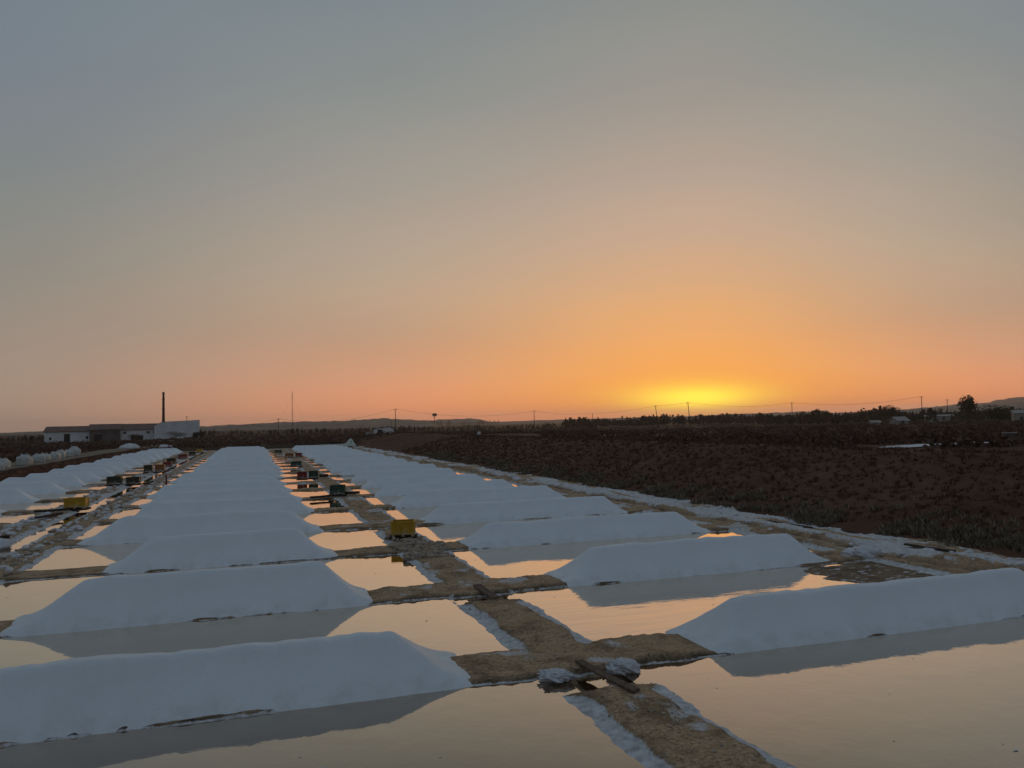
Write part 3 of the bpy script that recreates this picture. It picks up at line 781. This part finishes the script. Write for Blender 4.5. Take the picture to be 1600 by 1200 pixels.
BAGS = [(-29.3, 111, 1.35, 1.5), (-30.2, 117, 1.35, 1.5), (-30.0, 126.0, 1.4, 1.75), (-30.9, 131, 1.35, 1.65), (-30.6, 136.5, 1.4, 1.75), (-31.2, 143, 1.3, 1.6),
        (-31.0, 148.5, 1.4, 1.6), (-31.5, 155, 1.4, 1.8), (-31.4, 161, 1.35, 1.7), (-31.7, 168, 1.45, 2.1), (-32.6, 172, 1.4, 1.9)]
for i, (x, y, s, h) in enumerate(BAGS):
    lb = ('filled white woven bag, %s from the left edge in the row on the left bank' % ORD[i + 1]) if i < len(BAGS) - 1 else 'filled white woven bag at the far right end of the row on the left bank'
    big_bag(lb, x, y, s * random.uniform(.95, 1.15), h * random.uniform(.68, .85), 400 + i)

# pale tarpaulin over something low at the far end of the right column
tp = empty('covered_stack', (20.8, 213.5, 0.05)); tag(tp, 'pale green tarpaulin stack at the far end of the right column', 'stack')
ys_, xs_ = np.linspace(-2, 2, 24), np.linspace(-5.2, 5.2, 60)
Y, X = np.meshgrid(ys_, xs_, indexing='ij')
Zt = 0.75 * np.clip(1.25 * (1 - (np.abs(X) / 5.2) ** 6), 0, 1) * np.clip(1.3 * (1 - (np.abs(Y) / 2) ** 4), 0, 1) + 1.5 * np.exp(-((X - 3.6) / .95) ** 2 - (Y / 1.2) ** 2) + fbm(X, Y, 91, 4) * .1
link('cover', mesh_np('cover', np.stack([X.ravel(), Y.ravel(), Zt.ravel()], 1), grid_faces(24, 60), M['tarp']), tp)
MB().box((0, -2.0, .12), (10.6, .25, .24)).build('edge_timber', M['wood_dark'], tp)
MB().tube([(3.6, -1.7, 0), (3.6, -1.3, 1.6)], .05, 6).build('prop', M['wood_dark'], tp)

# white box with a dark post beyond the right bank
zb_ = float(terrain(57.5, 206.5))
wb = empty('marker_box', (57.5, 206.5, zb_ + .1)); tag(wb, 'tiny bright white box with dark post on the dark bank top', 'marker')
MB().box((0, 0, .5), (.75, .6, .8)).build('box', M['white_wall'], wb, bevel=.03)
MB().box((0, 0, .05), (.9, .7, .12)).build('plinth', M['grey_wall'], wb)
MB().tube([(-.2, .4, 0), (-.2, .4, 2.1)], .07, 6).build('post', M['wood_dark'], wb)

# ================================================================== vegetation
def leaf_quads(cent, size, rs, up=0.3):
    """one small quad per centre, randomly turned"""
    n = len(cent)
    a = rs.normal(size=(n, 3)); a /= np.linalg.norm(a, axis=1)[:, None]
    b = rs.normal(size=(n, 3)); b -= a * (a * b).sum(1)[:, None]; b /= np.linalg.norm(b, axis=1)[:, None]
    s = (size * (0.6 + 0.8 * rs.rand(n)))[:, None] if np.ndim(size) == 0 else (size * (0.6 + 0.8 * rs.rand(n)))[:, None]
    v = np.stack([cent - a * s * .5, cent + b * s * .32, cent + a * s * .5, cent - b * s * .32], 1).reshape(-1, 3)
    f = np.arange(4 * n).reshape(n, 4)
    return v, f

def crown_points(rs, n, rx, rz, lobes=7):
    pts = []
    for k in range(lobes):
        w = rs.rand() * 6.28; c_ = np.array([math.cos(w) * rx * .52 * rs.rand() ** .5, math.sin(w) * rx * .52 * rs.rand() ** .5, rz * rs.uniform(-.35, .45)])
        m = n // lobes; q = rs.normal(size=(m, 3)); q /= np.linalg.norm(q, axis=1)[:, None]
        r = rs.rand(m, 1) ** .45
        pts.append(c_ + q * r * np.array([rx * .55, rx * .55, rz * .6]) * rs.uniform(.7, 1.05))
    return np.concatenate(pts)

def tree(label, bearing, dist, h, spread, seed, trunk=.4, z=None, group='single trees on the skyline', flat=1.0):
    p = P(bearing, dist); z0 = float(terrain(p.x, p.y)) if z is None else z
    o = empty('tree', (p.x, p.y, z0)); tag(o, label, 'tree', group)
    rs = np.random.RandomState(seed)
    th = h * trunk
    t = MB(); t.tube([(0, 0, -.2), (.1, 0, th * .6), (.05, .1, h * .72)], [h * .035, h * .026, h * .012], 7)
    for k in range(5):
        w = k * 1.26 + rs.rand(); t.tube([(0.06, 0, th * .8), (math.cos(w) * spread * .2, math.sin(w) * spread * .2, th * 1.15), (math.cos(w) * spread * .38, math.sin(w) * spread * .38, h * .75)], [h * .016, h * .012, h * .005], 5)
    t.build('trunk', M['bark'], o, True)
    c_ = crown_points(rs, 1300, spread * .5, (h - th) * .55 * flat, 9) + np.array([0, 0, th + (h - th) * .5])
    v, f = leaf_quads(c_, h * .075, rs)
    link('crown', mesh_np('crown', v, f, M['tree'], False), o)
    return o
tree('broad dark round tree on the skyline left of the rightmost big tree', 43.15, 430, 9.6, 13.0, 501, .12)
tree('tall dark round-crowned tree, highest on the skyline near the right edge', 47.62, 380, 11.8, 9.6, 502, .22)
tree('umbrella-shaped lone tree standing up from the far flat hill', 12.41, 1500, 20, 12, 503, .55, z=8, flat=.6)
tree('round dark tree right of the leaning pole under the sun glow', 31.2, 620, 8.6, 6.2, 504, .15)
tree('low broad dark tree second right of the leaning pole', 32.4, 640, 7.4, 7.0, 505, .12)
tree('dark bushy tree at the left end of the jagged skyline trees', 22.15, 640, 8.4, 5.0, 506, .12)
tree('dark bushy tree just right of the skyline trees\' left end', 22.75, 640, 8.2, 4.6, 507, .12)
tree('dark spreading bush in front of the right edge cottages', 49.2, 300, 6.2, 12.0, 508, .08)
tree('low dark bush before the white warehouse with the chimney', -4.9, 395, 3.6, 13, 509, .08, group='bushes before the warehouses')
tree('low dark bush at the right corner of the white warehouse', -3.4, 385, 4.0, 8, 510, .08, group='bushes before the warehouses')
tree('low dark bush before the middle pale warehouse', -7.2, 390, 3.4, 12, 511, .08, group='bushes before the warehouses')

def wood_band(name, label, b0, b1, n, dist, hgt, seed, leaves=46, leaf=1.0, cone=.35):
    rs = np.random.RandomState(seed); allc = []; sizes = []
    for k in range(n):
        b = rs.uniform(b0, b1); dd = rs.uniform(*dist); p = P(b, dd); z0 = float(terrain(p.x, p.y))
        hh = rs.uniform(*hgt) * (0.75 + .5 * vnoise(b * 1.3, 0.5, seed)); w = hh * rs.uniform(.35, .75)
        q = rs.normal(size=(leaves, 3)); q /= np.linalg.norm(q, axis=1)[:, None]; q *= rs.rand(leaves, 1) ** .4
        t = (q[:, 2] + 1) / 2
        if rs.rand() < cone: k_ = (1.15 - t)[:, None]
        else: k_ = 1.0
        c_ = np.stack([q[:, 0] * w * .5, q[:, 1] * w * .5, t * hh], 1); c_[:, :2] *= k_
        allc.append(c_ + np.array([p.x, p.y, z0])); sizes.append(np.full(leaves, leaf * hh * .22))
    v, f = leaf_quads(np.concatenate(allc), np.concatenate(sizes), rs)
    return tag(link(name, mesh_np(name, v, f, M['wood_far'], False)), label, None, None, 'stuff')
wood_band('far_woodland', 'jagged dark line of far trees under the sunset', 21.6, 37, 340, (640, 760), (4.6, 8.2), 601)
wood_band('far_woodland', 'dark far trees along the right skyline', 35, 56, 700, (480, 800), (4.4, 8.2), 602)
wood_band('far_woodland', 'dark low trees along the left horizon', -24, -9.5, 300, (520, 640), (1.4, 3.4), 603)
wood_band('far_woodland', 'dark low trees along the middle horizon', -10, 24, 620, (480, 900), (1.6, 3.8), 604)
wood_band('far_woodland', 'trees along the crest of the far hills', -5, 17, 330, (2150, 2700), (8, 16), 605, 40, .8, .1)

def scrub_band(name, label, n, sampler, hgt, wid, mat, seed, leaves=26, leaf=.28):
    rs = np.random.RandomState(seed); allc = []; sizes = []
    for k in range(n):
        x, y = sampler(rs); z0 = float(terrain(x, y)); hh = rs.uniform(*hgt); w = rs.uniform(*wid)
        q = rs.normal(size=(leaves, 3)); q /= np.linalg.norm(q, axis=1)[:, None]; q *= rs.rand(leaves, 1) ** .35
        allc.append(np.stack([q[:, 0] * w * .5, q[:, 1] * w * .5, np.abs(q[:, 2]) * hh], 1) + np.array([x, y, z0 - .03]))
        sizes.append(np.full(leaves, leaf * (hh + w) * .5))
    v, f = leaf_quads(np.concatenate(allc), np.concatenate(sizes), rs)
    return tag(link(name, mesh_np(name, v, f, mat, False)), label, None, None, 'stuff')
def s_bank(rs):
    y = 8 + 230 * rs.rand() ** 1.8; return 28.6 + 20 * rs.rand() ** 1.1, y
def s_plain(rs):
    while True:
        p = P(rs.uniform(20, 58), 85 * (620 / 85) ** rs.rand())
        if p.x < 52 or (54 < p.x < 100 and 60 < p.y < 68) or (66 < p.x < 100 and 138 < p.y < 162): continue
        return p.x, p.y
def s_back(rs):
    p = P(rs.uniform(-18, 26), 0); d_ = 226 * (620 / 226) ** rs.rand(); b = R(rs.uniform(-18, 24)); return math.sin(b) * d_ + rs.normal(), max(226, math.cos(b) * d_)
def s_left(rs):
    return -36 - 60 * rs.rand() ** 1.5, 120 + 200 * rs.rand()
scrub_band('bank_scrub', 'low dark dry scrub over the right bank', 2000, s_bank, (.05, .2), (.25, .8), M['scrub'], 611, 24, .26)
scrub_band('plain_scrub', 'dark scrub on the flat land beyond the right bank', 3000, s_plain, (.25, 1.1), (1.0, 4.0), M['scrub'], 612, 26, .3)
scrub_band('plain_scrub', 'dark scrub on the flat land behind the salt pans', 2600, s_back, (.3, 1.4), (1.0, 4.0), M['scrub'], 613, 26, .3)
scrub_band('plain_scrub', 'dark scrub on the flat land beyond the left track', 900, s_left, (.2, .9), (.8, 3.0), M['scrub'], 614, 26, .3)
def s_lbank(rs): return -25.9 - 1.5 * rs.rand(), 60 + 160 * rs.rand()
scrub_band('bank_scrub', 'reddish low plants on the left bank slope', 900, s_lbank, (.08, .3), (.3, .9), M['scrub'], 615, 16, .3)

def grass(name, label, n, sampler, hgt, mat, seed, blades=9):
    rs = np.random.RandomState(seed); V_, F_ = [], []; k = 0
    for i in range(n):
        x, y = sampler(rs); z0 = float(terrain(x, y)) - .03; h0 = rs.uniform(*hgt)
        for j in range(blades):
            w = rs.rand() * 6.28; l = h0 * rs.uniform(.5, 1.1); r = rs.rand() * .16; lean = rs.uniform(.2, .9) * l
            bx, by = x + math.cos(w) * r, y + math.sin(w) * r; wd = .012 + .014 * rs.rand() + y * .0006
            sx, sy = -math.sin(w) * wd, math.cos(w) * wd
            V_ += [(bx - sx, by - sy, z0), (bx + sx, by + sy, z0), (bx + math.cos(w) * lean, by + math.sin(w) * lean, z0 + l)]
            F_.append((k, k + 1, k + 2)); k += 3
    return tag(link(name, mesh_np(name, np.array(V_), np.array(F_), mat, False)), label, None, None, 'stuff')
def s_foot(rs):
    while True:
        y = 14 + 120 * rs.rand() ** 1.9; x = 27.1 + abs(rs.normal()) * 1.5 + fbmf(y)
        if float(fbm(np.array(x / 1.1), np.array(y / 1.6), 78, 3)) > .02: return x, y
def fbmf(y): return float(fbm(np.array(y / 3.0), np.array(0.3), 77, 3)) * .5
def s_slope(rs): 
    y = 12 + 150 * rs.rand() ** 1.7; return 28 + 20 * rs.rand(), y
grass('foot_grass', 'dry pale grass fringe along the foot of the right bank', 4200, s_foot, (.12, .42), M['grass'], 621, 9)
grass('bank_grass', 'thin dry grass over the right bank', 9000, s_slope, (.1, .3), M['bank_straw'], 622, 8)

# ================================================================== buildings
def gable_house(name, label, bearing, dist, width, depth, eave, ridge, wall, roofm, turn, doors=(), windows=(), base=None, group=None, cat='building'):
    p = P(bearing, dist); z0 = (float(terrain(p.x, p.y)) if base is None else base) - .3
    o = empty(name, (p.x, p.y, z0), -R(bearing) + turn); tag(o, label, cat, group)
    w, dd = width / 2, depth / 2
    b = MB()
    b.add([(-w, -dd, 0), (w, -dd, 0), (w, dd, 0), (-w, dd, 0), (-w, -dd, eave), (w, -dd, eave), (w, dd, eave), (-w, dd, eave), (-w, 0, ridge), (w, 0, ridge)],
          [(0, 1, 5, 4), (2, 3, 7, 6), (1, 2, 6, 9, 5), (3, 0, 4, 8, 7)])
    b.build('wall', wall, o)
    r = MB(); ov = .5; t = .25
    for s in (-1, 1):
        e = Vector((0, s * (dd + ov), eave - ov * (ridge - eave) / dd)); q = Vector((0, 0, ridge))
        vs = []
        for x in (-w - ov, w + ov):
            vs += [(x, e.y, e.z + .02), (x, q.y, q.z + .02), (x, q.y, q.z + t), (x, e.y, e.z + t)]
        r.add(vs, [(0, 1, 2, 3), (7, 6, 5, 4), (0, 4, 5, 1), (1, 5, 6, 2), (2, 6, 7, 3), (3, 7, 4, 0)])
    r.build('roof', roofm, o)
    for (x, z, ww, hh) in doors:
        d_ = MB().box((x, -dd - .03, z + hh / 2), (ww, .12, hh)).build('door', M['opening'], o)
        MB().box((x, -dd - .06, z + hh + .12), (ww + .4, .16, .22)).build('lintel', M['grey_wall'], d_)
    for (x, z, ww, hh) in windows:
        d_ = MB().box((x, -dd - .02, z + hh / 2), (ww, .10, hh)).build('window', M['opening'], o)
        MB().box((x, -dd - .08, z - .06), (ww + .3, .22, .12)).build('sill', M['grey_wall'], d_)
    return o
gable_house('warehouse', 'long pale warehouse with brown roof at the far left of the building row', -10.85, 450, 21, 20, 5.4, 7.8, M['white_wall'], M['roof'], R(-6), doors=[(-1.0, 0, 2.6, 4.2)], windows=[(-8, 1.6, 1, 1.2), (7.5, 1.8, 1, 1.2)], group='warehouses on the left horizon')
gable_house('warehouse', 'dark-fronted warehouse second from the left in the building row', -8.95, 447, 13.5, 20, 6.0, 8.6, M['dark_wall'], M['roof'], R(-2), doors=[(-3, 0, 3.4, 4.0)], group='warehouses on the left horizon')
gable_house('warehouse', 'pale warehouse with brown roof just left of the white chimney block', -7.0, 450, 18.5, 20, 5.6, 8.4, M['white_wall'], M['roof'], R(2), doors=[(-1.5, 0, 5.5, 2.6)], windows=[(-7, 3.8, 1.4, .9), (3.5, 3.8, 1.4, .9), (6.5, 3.8, 1.4, .9)], group='warehouses on the left horizon')
# white flat-roofed block
p = P(-4.72, 440); z0 = float(terrain(p.x, p.y)) - .3
wbk = empty('warehouse', (p.x, p.y, z0), R(4.7)); tag(wbk, 'plain white flat-roofed block at the foot of the chimney', 'building', 'warehouses on the left horizon')
MB().add([(-10.6, -9, 0), (10.2, -9, 0), (10.2, 9, 0), (-10.6, 9, 0), (-10.6, -9, 6.6), (10.2, -9, 9.2), (10.2, 9, 9.2), (-10.6, 9, 6.6), (-7.2, -9, 8.6), (-7.2, 9, 8.6)],
         [(0, 1, 5, 8, 4), (1, 2, 6, 5), (2, 3, 7, 9, 6), (3, 0, 4, 7)]).build('wall', M['white_wall'], wbk)
MB().add([(-10.7, -9.1, 6.62), (-7.2, -9.1, 8.63), (-7.2, 9.1, 8.63), (-10.7, 9.1, 6.62), (10.3, -9.1, 9.23), (10.3, 9.1, 9.23)], [(0, 1, 2, 3), (1, 4, 5, 2)]).build('roof', M['grey_wall'], wbk)
MB().tube([(4.2, -3, 9), (4.2, -3, 11.2)], .12, 6).build('vent_pipe', M['metal'], wbk)
MB().box((4.2, -3, 11.1), (.9, .3, .25)).build('vent_cap', M['metal'], wbk)
MB().box((8.2, -9.05, 1.5), (2.4, .12, 3.0)).build('door', M['opening'], wbk)
# chimney
p = P(-5.58, 442); z0 = float(terrain(p.x, p.y))
ch = empty('chimney', (p.x, p.y, z0)); tag(ch, 'tall thin dark chimney rising behind the white block', 'chimney')
MB().tube([(0, 0, 0), (0, 0, 10), (0, 0, 23.2)], [.85, .68, .5], 14).build('stack', M['chimney'], ch, True)
MB().tube([(0, 0, 23.2), (0, 0, 23.9)], [.62, .6], 14).build('cap', M['chimney'], ch)
for zz_ in (9, 15, 20): MB().tube([(0, 0, zz_), (0, 0, zz_ + .3)], .78, 14).build('band', M['chimney'], ch)
# white hut
p = P(8.85, 330); z0 = float(terrain(p.x, p.y)) - .2
hut = empty('hut', (p.x, p.y, z0), -R(8.85)); tag(hut, 'small white hut with dark doorway below the tall pole', 'hut')
MB().add([(-4.2, -2, 0), (4.2, -2, 0), (4.2, 2, 0), (-4.2, 2, 0), (-4.2, -2, 3.2), (2.4, -2, 3.9), (4.2, -2, 2.9), (-4.2, 2, 3.2), (2.4, 2, 3.9), (4.2, 2, 2.9)],
         [(0, 1, 6, 5, 4), (2, 3, 7, 8, 9), (1, 2, 9, 6), (3, 0, 4, 7)]).build('wall', M['white_wall'], hut)
MB().add([(-4.3, -2.1, 3.23), (2.4, -2.1, 3.94), (2.4, 2.1, 3.94), (-4.3, 2.1, 3.23), (4.3, -2.1, 2.9), (4.3, 2.1, 2.9)], [(0, 1, 2, 3), (1, 4, 5, 2)]).build('roof', M['grey_wall'], hut)
MB().box((-1.6, -2.03, 1.5), (2.0, .12, 3.0)).build('doorway', M['opening'], hut)
MB().box((-5.8, -.5, 1.0), (3.0, 3, 2.0)).build('side_wall', M['grey_wall'], hut)
# cottages on the right
gable_house('cottage', 'small pale cottage with gabled end left under the broad skyline tree', 43.7, 350, 5.0, 5, 1.9, 3.2, M['house'], M['house'], R(40), windows=[(0, 1.2, 1, 1)], group='cottages on the right plain')
gable_house('cottage', 'long pale low house between the two big skyline trees', 46.0, 520, 14, 8, 3.4, 4.2, M['grey_wall'], M['house'], R(5), windows=[(-5, 1.4, 1.4, 1.4), (2, 1.4, 1.4, 1.4)], group='cottages on the right plain')
gable_house('cottage', 'pale house cut by the right edge of the photo', 50.6, 430, 10, 8, 3.8, 5.0, M['house'], M['house'], R(8), doors=[(-2, 0, 1.2, 2.2)], group='cottages on the right plain')
gable_house('cottage', 'tiny pale house far right of the broad skyline tree\'s foot', 42.3, 340, 3.0, 3, 1.4, 2.0, M['house'], M['house'], R(15), windows=[(0, .6, .5, .5)], group='cottages on the right plain')
# small dark pump house by the channel
zc = float(terrain(73.2, 62.0))
pump = empty('pump_house', (73.2, 62.0, zc - .1), R(-48)); tag(pump, 'small dark block standing by the pale track at the right edge', 'pump house')
MB().box((0, 0, .55), (1.15, .9, 1.1)).build('wall', M['dark_wall'], pump)
MB().box((0, 0, 1.14), (1.35, 1.1, .08)).build('slab', M['grey_wall'], pump)
MB().box((.85, 0, .3), (.5, .5, .6)).build('step', M['dark_wall'], pump)
gp = empty('gate_post', (68.6, 63.4, float(terrain(68.6, 63.4)) - .1)); tag(gp, 'short dark post at the edge of the pale track', 'post')
MB().box((0, 0, .4), (.3, .3, .8)).build('post', M['wood_dark'], gp)
MB().box((0, 0, .82), (.42, .42, .08)).build('cap', M['wood_dark'], gp)

# ================================================================== poles, cables, mast
def pole(label, bearing, dist, h, lean=(0, 0), arm=True, name='utility_pole'):
    p = P(bearing, dist); z0 = float(terrain(p.x, p.y)) - .3
    o = empty(name, (p.x, p.y, z0), -R(bearing)); tag(o, label, 'pole', 'utility poles')
    tx, ty = lean[0] * h, lean[1] * h
    MB().tube([(0, 0, 0), (tx, ty, h)], [.22, .15], 8).build('shaft', M['pole'], o, True)
    if arm:
        MB().box((tx * .96, ty * .96, h * .965), (1.9, .14, .14)).build('crossarm', M['pole'], o)
        for xx in (-.85, .85): MB().tube([(tx * .96 + xx, 0, h * .965), (tx * .96 + xx, 0, h * .965 + .35)], .08, 6).build('insulator', M['metal'], o)
    return o, Vector((p.x, p.y, z0)) + Matrix.Rotation(-R(bearing), 3, 'Z') @ Vector((tx, ty, h))
_, A0 = pole('slim pole left of the lattice mast on the horizon', 1.67, 490, 10.6)
_, A1 = pole('tall pole with crossarm above the small white hut', 9.66, 430, 13.6)
_, A2 = pole('pole standing alone on the middle horizon between hut and sun', 19.53, 500, 12.2)
_, A3 = pole('thin far pole rising from the left end of skyline trees', 23.68, 560, 10.4, arm=False)
_, A4 = pole('leaning pole left of the sun glow', 28.3, 470, 13.2, (-.12, 0))
_, A5 = pole('leaning pole standing right in front of the sun glow', 30.5, 420, 13.6, (-.08, 0))
_, A6 = pole('pole on the right skyline halfway to the broad tree', 37.23, 480, 13.2)
_, A7 = pole('pole on the right skyline between the two big trees', 45.07, 480, 14.4)
pole('short pole right beside the hut pole on its left', 9.35, 620, 8.5, arm=False)
pole('short far pole right of the lone skyline pole between big trees', 46.5, 520, 13.2)
AL = P(-2.6, 470, 5.5)
def cable(label, a, b, sag):
    pts = [a.lerp(b, t / 24) - Vector((0, 0, sag * 4 * (t / 24) * (1 - t / 24))) for t in range(25)]
    o = MB().tube([q - pts[0] for q in pts], .045, 5).build('power_cable', M['cable'], None, True)
    o.location = pts[0]
    return tag(o, label, 'cable', 'overhead cables')
cable('sagging cable from the white block to the slim pole by the mast', AL, A0, 1.2)
cable('sagging cable from the slim pole by the mast to the hut pole', A0, A1, 3.8)
cable('sagging cable from the hut pole to the lone middle pole', A1, A2, 3.6)
cable('sagging cable from the lone middle pole to the thin far pole', A2, A3, 1.4)
cable('sagging cable from the thin far pole to the leaning pole left of the glow', A3, A4, 1.2)
cable('sagging cable between the two leaning poles at the sun glow', A4, A5, .5)
cable('sagging cable from the leaning pole at the glow to the right skyline pole', A5, A6, 2.2)
cable('sagging cable between the two poles of the right skyline', A6, A7, 2.6)

p = P(2.6, 1150); z0 = float(terrain(p.x, p.y)) + 3
mast = empty('radio_mast', (p.x, p.y, z0)); tag(mast, 'tall thin lattice radio mast rising from the horizon', 'mast')
mb = MB(); mh = 50
for k in range(3):
    w = k * 2.094; mb.tube([(math.cos(w) * .8, math.sin(w) * .8, 0), (math.cos(w) * .6, math.sin(w) * .6, mh)], .14, 5)
mb.build('upright', M['metal'], mast)
mb = MB()
for i in range(24):
    z1, z2 = i * mh / 24, (i + 1) * mh / 24
    for k in range(3):
        a, b = k * 2.094, (k + 1) * 2.094; mb.tube([(math.cos(a) * .72, math.sin(a) * .72, z1), (math.cos(b) * .72, math.sin(b) * .72, z2)], .07, 4)
mb.build('bracing', M['metal'], mast)
MB().tube([(0, 0, mh - .2), (0, 0, mh + 2.5)], .1, 5).build('antenna', M['metal'], mast)
MB().box((0, 0, 3.2), (2.6, 2.6, 6.5)).build('base_hut', M['grey_wall'], mast)
for k in range(3):
    w = k * 2.094 + .5; MB().tube([(math.cos(w) * .7, math.sin(w) * .7, mh * .9), (math.cos(w) * 26, math.sin(w) * 26, -2)], .05, 4).build('guy_wire', M['cable'], mast)

# ================================================================== the air
hz = MB().box((0, 0, 0), (19600, 19600, 122)).build('haze', None, None)
hz.location = (0, 0, 118 - 61)
hm = bpy.data.materials.new('haze'); hm.use_nodes = True; hn = hm.node_tree.nodes; hn.clear()
hv = hn.new('ShaderNodeVolumePrincipled'); hv.inputs['Color'].default_value = (0.95, 0.92, 0.90, 1)
hv.inputs['Density'].default_value = 0.0001; hv.inputs['Anisotropy'].default_value = 0.45
ho = hn.new('ShaderNodeOutputMaterial'); hm.node_tree.links.new(hv.outputs[0], ho.inputs['Volume'])
hz.data.materials.clear(); hz.data.materials.append(hm)
tag(hz, 'thin warm evening haze over the whole plain', None, None, 'stuff')
